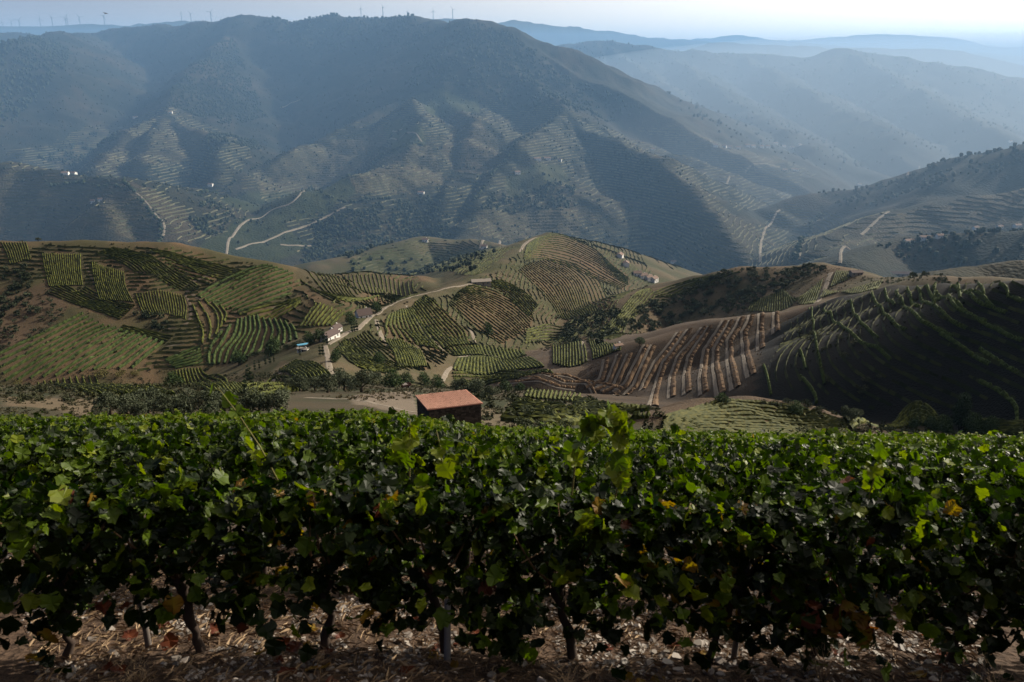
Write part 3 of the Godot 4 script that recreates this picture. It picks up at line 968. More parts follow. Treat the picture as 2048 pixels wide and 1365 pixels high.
func vine(k: int, x: float, label: String) -> void:
	var base := on(x, ROW_F + 0.02 * x, -0.03)
	var o := thing("grapevine", label, "grapevine", base, 0.0, "grapevines of the front row")
	var bark := surface(lin(0.045, 0.032, 0.025), 0.95)
	var lean := rng.randf_range(-0.12, 0.12)
	var gnarl := []
	var girth := []
	for t in 10:
		gnarl.append(Vector3(lean * 1.3 * t / 9.0 + rng.randfn() * 0.012 * minf(t, 1), 0.069 * t, rng.randfn() * 0.012 * minf(t, 1)))
		girth.append((0.046 if t == 0 else (0.036 if t > 7 else 0.029)) * rng.randf_range(0.78, 1.25))
	part("trunk", tube(gnarl, girth, 8), bark, o)
	var cane_m := surface(lin(0.10, 0.06, 0.03), 0.8)
	for s in 6:
		var dx := rng.randf_range(-0.45, 0.45)
		var top := rng.randf_range(0.9, 1.18)
		part("cane", tube([Vector3(lean * 1.3, 0.58, 0), Vector3(lean + dx * 0.5, 0.85, rng.randf_range(-0.15, 0.15)), Vector3(lean + dx, top, rng.randf_range(-0.25, 0.25))], [0.012, 0.008, 0.004], 5), cane_m, o)
	var spots := []
	var sprigs := []
	for s in 4:
		sprigs.append(Vector2(rng.randf_range(-0.45, 0.45), rng.randf_range(0.06, 0.3)))
	var height := 1.3 + 0.06 * rng.randfn() - 0.02 * maxf(x, 0.0)
	for n in 760:
		var y := (height + 0.22 * fine.get_noise_2d((x + rng.randf_range(-0.05, 0.05)) * 11.0, 7.0)) * (0.1 + 0.9 * pow(rng.randf(), 0.8))
		if rng.randf() < 0.04:
			y = rng.randf_range(0.3, 0.6)
		var wide := 0.34 * sqrt(clampf((1.12 * height - y) / height * 2.2, 0.05, 1.0))
		var z := clampf(rng.randfn() * 0.6, -1.2, 1.2) * wide
		var dx := rng.randf_range(-0.5, 0.5)
		var hem := 0.36 + 0.5 * fine.get_noise_2d((x + dx) * 14.0, 31.0) + 0.06 * rng.randfn()
		if y < hem:
			continue
		spots.append(Vector3(dx, y, z))
	for s: Vector2 in sprigs:
		for n in 9:
			spots.append(Vector3(s.x + rng.randfn() * 0.035, height - 0.15 + (s.y + 0.15) * (n / 8.0), rng.randfn() * 0.06))
	# the leaves nearest the viewer's side are built singly, the rest lie behind them
	spots.sort_custom(func(a: Vector3, b: Vector3) -> bool: return a.z + 0.35 * a.y > b.z + 0.35 * b.y)
	var rest := []
	for n in spots.size():
		var low: float = clampf(1.0 - spots[n].y / 0.8, 0.0, 1.0)
		var size := rng.randf_range(0.06, 0.128)
		if n < 290:
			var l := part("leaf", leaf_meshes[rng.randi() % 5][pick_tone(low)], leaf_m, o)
			l.transform = Transform3D(leaf_basis(size), spots[n])
		else:
			rest.append([Transform3D(leaf_basis(size), spots[n]), pick_tone(low)])
	var by := [[], [], []]
	for q: Array in rest:
		by[mini(q[1], 5) % 3].append(q[0])
	for t in 3:
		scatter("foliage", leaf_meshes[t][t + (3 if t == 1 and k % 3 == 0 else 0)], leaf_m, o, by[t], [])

func shoot(label: String, pts: Array, leaves: int, size: float) -> void:
	# a long cane that stands up out of the row with a few leaves of its own
	var o := thing("vine_shoot", label, "vine shoot", pts[0])
	var rel := []
	var radii := []
	for k in pts.size():
		rel.append(pts[k] - pts[0])
		radii.append(lerpf(0.006, 0.002, float(k) / (pts.size() - 1)))
	part("stem", tube(rel, radii, 5), surface(lin(0.11, 0.10, 0.03), 0.7), o)
	for n in leaves:
		var t := lerpf(0.25, 1.0, float(n) / maxf(leaves - 1, 1)) * (rel.size() - 1)
		var i := mini(int(t), rel.size() - 2)
		var at: Vector3 = (rel[i] as Vector3).lerp(rel[i + 1], t - i)
		var l := part("leaf", leaf_meshes[rng.randi() % 5][[1, 1, 3, 3][rng.randi() % 4]], leaf_m, o)  # bright tones only: backlight painted into these leaves
		l.transform = Transform3D(Basis.from_euler(Vector3(rng.randf_range(-1.0, 0.3), rng.randfn() * 1.0, PI + rng.randfn() * 0.6)).scaled(Vector3.ONE * size * rng.randf_range(0.7, 1.15)), at + Vector3(rng.randfn() * 0.03, 0, rng.randfn() * 0.03))

func grapes(label: String, at: Vector3) -> void:
	var o := thing("grape_bunch", label, "grapes", at)
	var skin := surface(lin(0.012, 0.013, 0.035), 0.35, 0.5)
	var ball := SphereMesh.new()
	ball.radius = 0.0085
	ball.height = 0.017
	ball.radial_segments = 10
	ball.rings = 6
	part("stalk", tube([Vector3(0, 0.06, 0), Vector3(0.004, 0, 0), Vector3(0, -0.1, 0)], [0.003, 0.003, 0.002], 5), surface(lin(0.08, 0.06, 0.03), 0.8), o)
	for k in 60:
		var t := rng.randf()
		var rr := 0.034 * (1.0 - 0.75 * t) + 0.004
		var a := rng.randf() * TAU
		part("grape", ball, skin, o, Vector3(cos(a) * rr, -0.125 * t, sin(a) * rr))

const ROW_LABELS := ["vine row directly behind the grapevines in front", "third vine row counted from the camera", "fourth vine row counted from the camera", "fifth vine row counted from the camera", "sixth vine row counted from the camera", "seventh vine row counted from the camera", "eighth vine row counted from the camera", "row of leafy green vines low on the slope above the stone shed"]

func far_row(k: int) -> void:
	var f := ROW_F + 2.1 * k
	var half := 0.74 * f + 3.0
	var o := thing("vine_row", ROW_LABELS[mini(k - 1, 7)], "vine row", on(0, f), 0.0, "vine rows on the front slope")
	var near := k < 7
	var per := 420.0 if k < 3 else (260.0 if near else 62.0 - 0.5 * k)
	var sets := [[], [], [], []]
	var n := int(half * 2.0 * per)
	for q in n:
		var x := rng.randf_range(-half, half)
		var ff := f + 0.9 * sin(x * 0.05 + k * 0.3) * minf(k / 10.0, 1.0)
		if not in_slope(x, ff):
			continue
		var top := 1.38 + 0.16 * fine.get_noise_2d(x * 9.0, f * 5.0)
		var y := top * (0.25 + 0.75 * pow(rng.randf(), 0.5))
		if rng.randf() < 0.03:
			y = top + rng.randf() * 0.22
		var z := rng.randfn() * 0.2
		var p := on(x, ff, y) - o.position + Vector3(0, 0, z)
		var size := rng.randf_range(0.065, 0.13) if near else rng.randf_range(0.75, 1.25)
		var u := rng.randf()
		var s := 3 if u < 0.06 else (1 if u < 0.08 else (0 if u < 0.36 else 2))
		sets[s].append(Transform3D(leaf_basis(size) if near else Basis.from_euler(Vector3(0, rng.randf() * TAU, 0)).scaled(Vector3.ONE * size), p))
	for s in 4:
		if sets[s].size():
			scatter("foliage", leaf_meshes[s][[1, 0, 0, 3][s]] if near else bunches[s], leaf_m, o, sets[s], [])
	if k < 3:
		var bark := surface(lin(0.045, 0.032, 0.025), 0.95)
		for t in int(half * 2.0 / 0.9):
			var x := -half + t * 0.9 + rng.randf_range(-0.1, 0.1)
			part("trunk", tube([on(x, f, -0.05) - o.position, on(x + 0.04, f, 0.35) - o.position, on(x - 0.02, f, 0.75) - o.position], [0.04, 0.032, 0.028], 6), bark, o)

func in_slope(x: float, f: float) -> bool:
	var far := 86.0
	if x > 0.0:
		far = 86.0 - 0.5 * x
	if x < -14.0:
		far = 88.0
	if x < -16.0:
		far = 62.0
	if x < -22.0:
		far = 46.0
	return f < far

var bunches: Array = []

func make_bunches() -> void:
	for s in 4:
		var v := PackedVector3Array()
		var c := PackedColorArray()
		var n := PackedInt32Array()
		for k in 9:
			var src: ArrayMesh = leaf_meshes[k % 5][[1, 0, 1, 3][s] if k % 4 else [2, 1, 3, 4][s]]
			var a := src.surface_get_arrays(0)
			var b := leaf_basis(rng.randf_range(0.09, 0.16))
			var off := Vector3(rng.randfn() * 0.13, rng.randfn() * 0.11, rng.randfn() * 0.11)
			var first := v.size()
			for p: Vector3 in a[Mesh.ARRAY_VERTEX]:
				v.append(b * p + off)
			c.append_array(a[Mesh.ARRAY_COLOR])
			for i: int in a[Mesh.ARRAY_INDEX]:
				n.append(first + i)
		bunches.append(mesh_of(v, c, n))

# ---------------------------------------------------------------- the stony ground in front
func stone_mesh(seed_value: int, flat: float) -> ArrayMesh:
	var r := RandomNumberGenerator.new()
	r.seed = seed_value
	var v := PackedVector3Array()
	var ring := []
	var m := 6
	for k in m:
		var a := TAU * k / m + r.randf_range(-0.3, 0.3)
		ring.append(Vector3(cos(a) * r.randf_range(0.35, 0.6), 0, sin(a) * r.randf_range(0.25, 0.5)))
	var up := Vector3(0, flat, 0)
	for k in m:
		var a: Vector3 = ring[k]
		var b: Vector3 = ring[(k + 1) % m]
		var tilt := Vector3(0, flat * 0.3 * a.x, 0)
		var tilt_b := Vector3(0, flat * 0.3 * b.x, 0)
		v.append_array(PackedVector3Array([up, b * 0.85 + up + tilt_b, a * 0.85 + up + tilt, a * 0.85 + up + tilt, b * 0.85 + up + tilt_b, b, a * 0.85 + up + tilt, b, a]))
	return mesh_of(v, PackedColorArray())

func litter() -> void:
	var stones := vertex_surface(0.7, 0.35)
	var shapes := []
	for k in 4:
		shapes.append(stone_mesh(500 + k, [0.12, 0.2, 0.3, 0.16][k]))
	var tones := [lin(0.14, 0.12, 0.10), lin(0.20, 0.17, 0.145), lin(0.085, 0.072, 0.062), lin(0.25, 0.22, 0.19)]
	var mats := []
	for t: Color in tones:
		mats.append(surface(t, 0.65, 0.4))
	for k in 260:
		var f := rng.randf_range(3.35, 5.6)
		var x := rng.randf_range(-0.75, 0.75) * f
		if x < 0.6 and rng.randf() < 0.5:
			x = rng.randf_range(0.5, 3.2)
		var o := part("stone", shapes[k % 4], mats[rng.randi() % 4], self, on(x, f, 0.0))
		var s := rng.randf_range(0.05, 0.11)
		o.transform = Transform3D(Basis.from_euler(Vector3(rng.randfn() * 0.25, rng.randf() * TAU, rng.randfn() * 0.25)).scaled(Vector3.ONE * s), on(x, f, 0.0))
		o.set_meta("label", "flat chip of grey schist lying on the soil below the front vines")
		o.set_meta("category", "stone")
		o.set_meta("group", "schist chips on the soil")
	for t in 4:
		var places := []
		for k in 4200:
			var f := rng.randf_range(3.2, 8.5)
			var x := rng.randf_range(-0.75, 0.75) * f
			if fine.get_noise_2d(x * 6.0, f * 6.0) < -0.12 + 0.16 * clampf((1.0 - x) / 3.0, -1.0, 1.0):
				continue
			var s := rng.randf_range(0.012, 0.05)
			places.append(Transform3D(Basis.from_euler(Vector3(rng.randfn() * 0.3, rng.randf() * TAU, rng.randfn() * 0.3)).scaled(Vector3.ONE * s), on(x, f, 0.0)))
		scatter("gravel", shapes[t], mats[t], self, places, [])
	# dry grass stalks and straw
	var straw := PackedVector3Array([Vector3(-0.5, 0, 0), Vector3(0, 0.12, 0.012), Vector3(0.5, 0.02, 0), Vector3(-0.5, 0, 0), Vector3(0.5, 0.02, 0), Vector3(0, 0.1, -0.012)])
	var sm := mesh_of(straw, PackedColorArray())
	for t in 2:
		var places := []
		for k in 8000:
			var f := rng.randf_range(3.2, 8.0)
			var x := rng.randf_range(-0.75, 0.75) * f
			var s := rng.randf_range(0.04, 0.16)
			places.append(Transform3D(Basis.from_euler(Vector3(rng.randfn() * 0.3, rng.randf() * TAU, rng.randfn() * 0.35)).scaled(Vector3.ONE * s), on(x, f, 0.012)))
		var pale := surface([lin(0.27, 0.19, 0.115), lin(0.13, 0.085, 0.05)][t], 0.8)
		pale.cull_mode = BaseMaterial3D.CULL_DISABLED
		scatter("dry_grass", sm, pale, self, places, [])
	for k in 70:
		var f := rng.randf_range(3.4, 5.2)
		var x := rng.randf_range(-0.72, 0.72) * f
		var o := part("fallen_leaf", leaf_meshes[k % 5][5 if k % 3 else 4], leaf_m, self)
		o.transform = Transform3D(Basis.from_euler(Vector3(-PI / 2 + rng.randfn() * 0.4, rng.randf() * TAU, rng.randfn() * 0.3)).scaled(Vector3.ONE * rng.randf_range(0.06, 0.12)), on(x, f, 0.02))
		o.set_meta("label", "dry brown vine leaf fallen on the soil under the front vines")
		o.set_meta("category", "fallen leaf")
		o.set_meta("group", "fallen vine leaves")
	for q: Array in [[1.95, 4.0, 0.3], [-2.2, 3.75, 0.18], [0.3, 3.75, 0.2], [2.9, 3.8, 0.22]]:
		var v := PackedVector3Array()
		for b in 60:
			var d := Vector3(rng.randfn() * 0.5, 1.0, rng.randfn() * 0.5).normalized()
			var a := Vector3(rng.randfn() * 0.03, 0, rng.randfn() * 0.03)
			var w := d.cross(Vector3(rng.randfn(), 0, rng.randfn())).normalized() * 0.003
			var h: float = q[2] * rng.randf_range(0.5, 1.0)
			var m := a + d * h * 0.6
			v.append_array(PackedVector3Array([a - w, a + w, m, m - w * 0.7, m + w * 0.7, m + d * h * 0.4 + Vector3(d.x, -0.3, d.z) * h * 0.25]))
		var o := thing("dry_grass_tuft", "pale dry grass tuft standing %s" % ["below the grapes on the right", "at the left edge of the bare soil", "beside the grey stake in the middle", "under the rightmost vine"][[0.3, 0.18, 0.2, 0.22].find(q[2])], "grass tuft", on(q[0], q[1]))
		part("blades", mesh_of(v, PackedColorArray()), surface(lin(0.30, 0.21, 0.12), 0.8), o)

func terrace(line: Array, w: float) -> void:
	var o := Node3D.new()
	o.name = "terrace"
	o.set_meta("kind", "structure")
	add_child(o, true)
	var p := plan(line)
	part("track", ribbon(p, w, 1.5, 0.16, lin(0.18, 0.15, 0.12), lin(0.29, 0.25, 0.205)), earth, o)
	var shifted := PackedVector2Array()
	for i in p.size():
		shifted.append(p[i] + side(p, i) * -w * 0.95)
	part("grassy_bank", hedge(shifted, w * 0.9, 0.7, 0.8, lin(0.06, 0.04, 0.025), lin(0.16, 0.10, 0.055), 0.2), dull_leaf, o)

func road(called: String, line: Array, w: float, seg: float, up: float, dark: Color, light: Color) -> void:
	structure(called, ribbon(plan(line), w, seg, up, dark, light), earth)

func hill_rows(label: String, lines: Array) -> void:
	var o := thing("vineyard_plot", label, "vineyard")
	for l: Array in lines:
		part("vine_row", hedge(plan(l), 0.6, 0.8, 0.4, lin(0.03, 0.045, 0.012), lin(0.085, 0.105, 0.025), 0.16), dull_leaf, o)

func grove(keys: Array, outline: Array, n: int, s0: float, s1: float, label: String, group: String, seed_value: int) -> void:
	var o := plan(outline)
	var lo := o[0]
	var hi := o[0]
	for q in o:
		lo = lo.min(q)
		hi = hi.max(q)
	var r := RandomNumberGenerator.new()
	r.seed = seed_value
	var made := 0
	var tries := 0
	while made < n and tries < n * 40:
		tries += 1
		var q := Vector2(r.randf_range(lo.x, hi.x), r.randf_range(lo.y, hi.y))
		if not Geometry2D.is_point_in_polygon(q, o):
			continue
		tree(keys[made % keys.size()], q.x, q.y, r.randf_range(s0, s1), label, group, 0.85)
		made += 1

func soils_and_shade() -> void:
	soil([-317.2, 457.8, -304.9, 474.5, -293.7, 490.7, -284.8, 503.2, -264.4, 488.6, -246.8, 483.7, -222.4, 476.9, -226.2, 466.1, -231.2, 449.4, -271, 437.3, -300.8, 436.7], lin(0.18, 0.115, 0.066), lin(0.125, 0.09, 0.05), 0.9)
	soil([-188.6, 489.7, -191.3, 477.2, -190.1, 466.4, -187.3, 458.2, -181.9, 458.8, -161.7, 453.9, -139.5, 441.4, -131.8, 457.8, -138.4, 479.6, -143.6, 488.3, -157.8, 501.7, -170.6, 507.1, -181.9, 501.4], lin(0.18, 0.115, 0.066), lin(0.125, 0.09, 0.05), 0.9)
	soil([-218.4, 529.4, -208.1, 548.2, -194.9, 564.6, -181.1, 574.3, -161.5, 568.2, -155.7, 539.3, -169.4, 523, -184.5, 510.4, -202.9, 520.4], lin(0.18, 0.115, 0.066), lin(0.125, 0.09, 0.05), 0.9)
	soil([-182.5, 506.8, -165.4, 520.4, -145.9, 527.1, -144.2, 518.9, -148.8, 509.3, -158.5, 500.6], lin(0.18, 0.115, 0.066), lin(0.125, 0.09, 0.05), 0.9)
	soil([-136.5, 485.8, -134.1, 497.1, -131.6, 513, -111.7, 505, -114.5, 496.7, -117.5, 487.2], lin(0.18, 0.115, 0.066), lin(0.125, 0.09, 0.05), 0.9)
	soil([-217.1, 517.4, -207.4, 499.9, -200.8, 488.3, -197.6, 476.2, -192, 485.8, -190.2, 499.2, -191.8, 508.6, -199.8, 521.1, -212.2, 526], lin(0.18, 0.115, 0.066), lin(0.125, 0.09, 0.05), 0.9)
	soil([-351.2, 582.2, -336.2, 556.9, -322.4, 534.7, -301, 537.8, -310.5, 556.1, -320.2, 577.2], lin(0.18, 0.115, 0.066), lin(0.125, 0.09, 0.05), 0.9)
	soil([-306.6, 566.6, -295.6, 544.7, -280.5, 519.6, -255.9, 514.8, -269.3, 534.3, -277.7, 551.8], lin(0.18, 0.115, 0.066), lin(0.125, 0.09, 0.05), 0.9)
	soil([-257.9, 524.8, -249.3, 510, -242.7, 501.4, -231.1, 505.3, -215.7, 499.2, -220.7, 515.2, -227.8, 529.7, -243.8, 530.9], lin(0.18, 0.115, 0.066), lin(0.125, 0.09, 0.05), 0.9)
	soil([-309.4, 578, -291.3, 570.2, -269, 551.4, -240.9, 546.7, -266.1, 572.3, -300.3, 587.2], lin(0.18, 0.115, 0.066), lin(0.125, 0.09, 0.05), 0.9)
	soil([-395, 605.1, -380, 585.5, -366.8, 566.6, -355.5, 573.1, -365.8, 589.3, -377.4, 606.9], lin(0.18, 0.115, 0.066), lin(0.125, 0.09, 0.05), 0.9)
	soil([-305.7, 522.6, -278.3, 507.1, -256.7, 495.7, -253.2, 511.5, -268.7, 516.3, -298.2, 536.2], lin(0.18, 0.115, 0.066), lin(0.125, 0.09, 0.05), 0.9)
	soil([-269.4, 580.5, -246, 576.8, -222.2, 570.7, -214.8, 558.5, -211.7, 543.2, -225.8, 548.6, -242.3, 555.7, -253.9, 568.6], lin(0.18, 0.115, 0.066), lin(0.125, 0.09, 0.05), 0.9)
	soil([-159.5, 737.2, -127.4, 604.7, -114, 564.6, -103.5, 624, -90.9, 710.3, -94.7, 730.9, -97.9, 757.5, -131.1, 766.7], lin(0.075, 0.064, 0.038), lin(0.105, 0.086, 0.05), 0.9)
	soil([-154.7, 562.1, -135.3, 539.7, -117.1, 519.2, -106.7, 564.2, -129.1, 594.4, -260.7, 1049.6], lin(0.075, 0.064, 0.038), lin(0.105, 0.086, 0.05), 0.9)
	soil([-82.6, 513.3, -78.8, 472.1, -75.1, 452, -56, 445.9, -42.9, 450.7, -48.1, 461.4, -62.4, 512.2, -72.9, 540.8, -78, 529.4], lin(0.18, 0.115, 0.066), lin(0.125, 0.09, 0.05), 0.9)
	soil([-72.1, 543.2, -58.8, 510, -45.8, 470.1, -40.8, 455.2, -28.6, 498.5, -35.1, 534.7, -49.6, 562.5, -67.8, 596.5], lin(0.18, 0.115, 0.066), lin(0.125, 0.09, 0.05), 0.9)
	soil([-40.3, 455.9, -34.6, 444.6, -17.7, 471.8, 9.1, 486.2, 5.7, 530.1, -21.8, 510], lin(0.05, 0.065, 0.022), lin(0.075, 0.085, 0.03), 0.9)
	soil([-31.4, 440.2, -31.8, 405.7, -6.8, 416, 16, 381.8, 9.8, 457.5, -10.9, 476.9], lin(0.05, 0.065, 0.022), lin(0.075, 0.085, 0.03), 0.9)
	soil([-73.9, 439.9, -63, 401.1, -56.4, 372.9, -51, 389.8, -45.9, 395.4, -48.5, 409.8, -54.5, 438, -66.9, 447.8], lin(0.18, 0.115, 0.066), lin(0.125, 0.09, 0.05), 0.9)
	soil([-90.2, 382.9, -68.9, 330.2, -59.2, 330.2, -54.4, 343.4, -72.5, 379.9, -93.1, 418.4], lin(0.075, 0.064, 0.038), lin(0.105, 0.086, 0.05), 0.9)
	soil([30.4, 555, 21.2, 379.1, 27.7, 353.4, 35.6, 357, 41.9, 435.8, 42.2, 545.1], lin(0.075, 0.064, 0.038), lin(0.105, 0.086, 0.05), 0.9)
	soil([47.1, 458.5, 39, 355.9, 51.1, 353.4, 51.8, 362.6], lin(0.075, 0.064, 0.038), lin(0.105, 0.086, 0.05), 0.9)
	soil([62, 545.5, 92.2, 621.3, 119.9, 691.2, 120.7, 645.8, 100.8, 609.9, 76.1, 550.2], lin(0.075, 0.064, 0.038), lin(0.105, 0.086, 0.05), 0.9)
	soil([172.4, 555, 179.3, 568.6, 199.5, 562.5, 193.9, 491.1, 221.5, 549.4, 186.9, 520.4], lin(0.075, 0.064, 0.038), lin(0.105, 0.086, 0.05), 0.9)
	soil([205.2, 508.9, 215.4, 527.9, 215, 452.9, 235.9, 490.4], lin(0.075, 0.064, 0.038), lin(0.105, 0.086, 0.05), 0.9)
	soil([219.6, 528.6, 234.4, 557.7, 239.4, 545.9, 232.4, 532], lin(0.075, 0.064, 0.038), lin(0.105, 0.086, 0.05), 0.9)
	soil([116.7, 647.2, 138.4, 662.7, 160.2, 657, 186.6, 632.6, 155.9, 636.6, 137.2, 644], lin(0.075, 0.064, 0.038), lin(0.105, 0.086, 0.05), 0.9)
	soil([-278.9, 432.1, -101.6, 176.1, -79.9, 172.1, -247.7, 438.3], lin(0.075, 0.064, 0.038), lin(0.105, 0.086, 0.05), 0.9)
	soil([-206.6, 449.7, -95.5, 224.7, -60.2, 150.3, -66.3, 181.6, -154.4, 396.2, -191.6, 454.6], lin(0.18, 0.115, 0.066), lin(0.125, 0.09, 0.05), 0.9)
	soil([-110.3, 351.6, -84.6, 293.2, -73.6, 298.1, -106.6, 364.7], lin(0.075, 0.064, 0.038), lin(0.105, 0.086, 0.05), 0.9)
	soil([3.7, 206.2, 8.7, 336.9, 24.6, 264.5, 17.1, 197.3], lin(0.17, 0.125, 0.08), lin(0.21, 0.16, 0.105), 0.9)
	soil([18.6, 215.6, 25.5, 189.5, 34.4, 187.9, 23.8, 125, 17.5, 129.2, 12.9, 148.6], lin(0.075, 0.064, 0.038), lin(0.105, 0.086, 0.05), 0.9)
	soil([-32.2, 400.2, -6.8, 416, 18.9, 344.4, 3.8, 349.4, -5.9, 360, -28.4, 372.9], lin(0.075, 0.064, 0.038), lin(0.105, 0.086, 0.05), 0.9)
	soil([26.2, 123.8, 37.9, 139.4, 47.9, 146.7, 58.4, 147.4, 65.1, 141.2, 63.8, 135.5, 52.9, 132, 35.7, 120.3, 23.1, 112.7], lin(0.06, 0.05, 0.02), lin(0.085, 0.05, 0.026), 0.9)
	soil([65.7, 142.5, 92.1, 171.7, 98.1, 165.6, 98.1, 161, 90.1, 167.1, 64.5, 137.2], lin(0.075, 0.064, 0.038), lin(0.105, 0.086, 0.05), 0.9)
	soil([1.4, 188.3, 9, 173, 15.8, 162.9, 11.4, 121.4, 5.3, 115.8, -1.6, 119.8], lin(0.075, 0.064, 0.038), lin(0.105, 0.086, 0.05), 0.9)
	soil([-96.5, 260.6, -105.2, 320.2, -84.6, 293.2, -56.6, 200.4, -58.6, 184.9, -53.4, 148.8], lin(0.075, 0.064, 0.038), lin(0.105, 0.086, 0.05), 0.9)
	soil([100.9, 160.7, 104.1, 157.3, 107.7, 152, 106.7, 150, 103.5, 154, 99.5, 157.7], lin(0.075, 0.064, 0.038), lin(0.105, 0.086, 0.05), 0.9)
	soil([128, 351.9, 125.5, 305.6, 121, 251.6, 123.1, 215.9, 125.4, 188.7, 110.2, 157.4, 84.4, 180.9, 76.1, 208.2, 82.1, 241.2], lin(0.007, 0.007, 0.008), lin(0.013, 0.012, 0.012), 0.95)  # shade of the dark hillside painted over its sunlit part
	soil([-5.7, 348.9, 15.4, 344.7, 36.6, 346.6, 64.7, 351.1, 99.6, 353.4, 128.4, 353.4, 93.7, 282.1, 46.1, 147.7, 38.4, 202.4, 22.3, 258.7], lin(0.05, 0.036, 0.026), lin(0.085, 0.06, 0.042), 0.95)  # ground between the stripes darkened to paint in shaded banks
	soil([-781.5, 1609, -666.1, 1532, -606.7, 1506, -554.5, 1405.2, -551.5, 1350, -597.4, 1332.8, -641.4, 1424.4, -710.5, 1498.6], lin(0.06, 0.048, 0.03), lin(0.085, 0.066, 0.04), 0.85)
	soil([-1076.9, 1698, -898, 1655, -773.9, 1587, -652.7, 1425.4, -612.1, 1347.1, -986.2, 1510], lin(0.075, 0.064, 0.038), lin(0.105, 0.086, 0.05), 0.85)
	soil([-1335.5, 2345, -1337.2, 2660, -1076.7, 2528, -819.9, 2292, -848.3, 2218, -878.7, 2047, -1003.7, 1965], lin(0.06, 0.048, 0.03), lin(0.085, 0.066, 0.04), 0.6)
	soil([-87.9, 2267, -7.3, 1989, -22.2, 1887, -142.9, 1937, -190, 2035, -165.2, 2284], lin(0.06, 0.048, 0.03), lin(0.085, 0.066, 0.04), 0.85)
	soil([-492.3, 2065, -364.5, 2074, -219.8, 2060, -161.9, 1857, -328.1, 1725], lin(0.075, 0.064, 0.038), lin(0.105, 0.086, 0.05), 0.85)
	soil([-77.6, 1664, 139.1, 1753, 143.4, 1656, -58.6, 1560], lin(0.075, 0.064, 0.038), lin(0.105, 0.086, 0.05), 0.85)
	soil([242.9, 2413, 419.1, 2305, 449.4, 1719, 510, 1616, 426.1, 1388.2, 384.8, 1434.7, 389.1, 1636, 329, 1929], lin(0.06, 0.048, 0.03), lin(0.085, 0.066, 0.04), 0.5)
	soil([-669.7, 2063, -538.4, 2290, -355.2, 2401, -326.1, 2284, -497.8, 2080, -596.3, 1887], lin(0.075, 0.064, 0.038), lin(0.105, 0.086, 0.05), 0.85)
	soil([506.6, 1263.2, 712.9, 1456.4, 968.3, 1518, 884.5, 1368.5, 749.4, 1394.2, 610.9, 1334.7], lin(0.075, 0.064, 0.038), lin(0.105, 0.086, 0.05), 0.85)
	soil([580.2, 1039.1, 618.6, 1034.7, 665.4, 1010.5, 652.2, 984.1], lin(0.06, 0.048, 0.03), lin(0.085, 0.066, 0.04), 0.85)
	soil([-229.4, 1100.3, -194.9, 1152.7, -144.3, 1160.1, -17.7, 1151.8, -13.9, 900.6, -126.4, 1125.8, -210.6, 1070.8], lin(0.05, 0.065, 0.022), lin(0.075, 0.085, 0.03), 0.6)
	soil([328.8, 2504, 554.8, 2408, 677.9, 2295, 917.6, 2487, 679.5, 2427, 459, 2462], lin(0.075, 0.064, 0.038), lin(0.105, 0.086, 0.05), 0.85)
	soil([-38, 662.2, -15.7, 665, 4.6, 653.7, 17.3, 626.7, 5, 565, -8.2, 528.2, -19.5, 540.1, -35.8, 563.8, -48.5, 585.5, -45.7, 626.7], lin(0.18, 0.115, 0.066), lin(0.125, 0.09, 0.05), 0.8)
	soil([-26.2, 676.1, -5.5, 665, 14.2, 629.8, 22.8, 663.6, 8.3, 692.7, -10.5, 701.2], lin(0.18, 0.115, 0.066), lin(0.125, 0.09, 0.05), 0.7)
	soil([6.5, 753.7, 27.8, 708.7, 41.6, 651.8, 58.7, 644, 72, 625.4, 92.7, 671.2, 91.7, 807.8, 69.8, 846.9, 40.6, 833.1, 18.7, 793], lin(0.18, 0.115, 0.066), lin(0.125, 0.09, 0.05), 0.7)
	soil([16.4, 857.3, 34.8, 908.4, 63.8, 936.7, 96.8, 920.8, 115, 876.5, 129.4, 856.6, 126.4, 837.9, 114.8, 814.8, 103.6, 814.8, 81.6, 818.9, 59.8, 825.4, 31.7, 820.7, 11.7, 800.9, 13.1, 824.8], lin(0.18, 0.115, 0.066), lin(0.125, 0.09, 0.05), 0.8)
	soil([11.2, 586, 31.4, 625.4, 52.8, 624, 43.9, 561.3, 29.3, 579.7, 9.5, 543.6], lin(0.075, 0.064, 0.038), lin(0.105, 0.086, 0.05), 0.7)
	soil([-94.4, 408.9, -67.6, 341.2, -56.6, 330.2, -52.8, 390.9, -66.6, 411.3, -85.5, 445.9], lin(0.075, 0.064, 0.038), lin(0.105, 0.086, 0.05), 0.5)
	soil([-296, 578, -258.4, 551.8, -233.1, 534.3, -219.5, 540.1, -251.3, 561.3, -290.2, 585.5], lin(0.18, 0.115, 0.066), lin(0.125, 0.09, 0.05), 0.5)
	soil([-246.7, 570.2, -217.2, 555, -195.1, 552.6, -190.8, 562.9, -230.7, 574.3, -268.4, 578], lin(0.18, 0.115, 0.066), lin(0.125, 0.09, 0.05), 0.5)
	soil([-319.8, 527.1, -291.2, 513.3, -259.2, 497.8, -257.5, 505.7, -288.9, 523, -322.7, 544], lin(0.18, 0.115, 0.066), lin(0.125, 0.09, 0.05), 0.4)
	soil([-253, 482.7, -238.8, 482.7, -220.2, 475.2, -217.7, 481.7, -236.9, 486.2, -252.5, 489.3], lin(0.075, 0.064, 0.038), lin(0.105, 0.086, 0.05), 0.4)
	soil([-214.6, 459.5, -205.1, 467.8, -197.6, 473.5, -192.5, 461.4, -195.6, 457.5, -206.1, 452.6], lin(0.18, 0.115, 0.066), lin(0.125, 0.09, 0.05), 0.9)
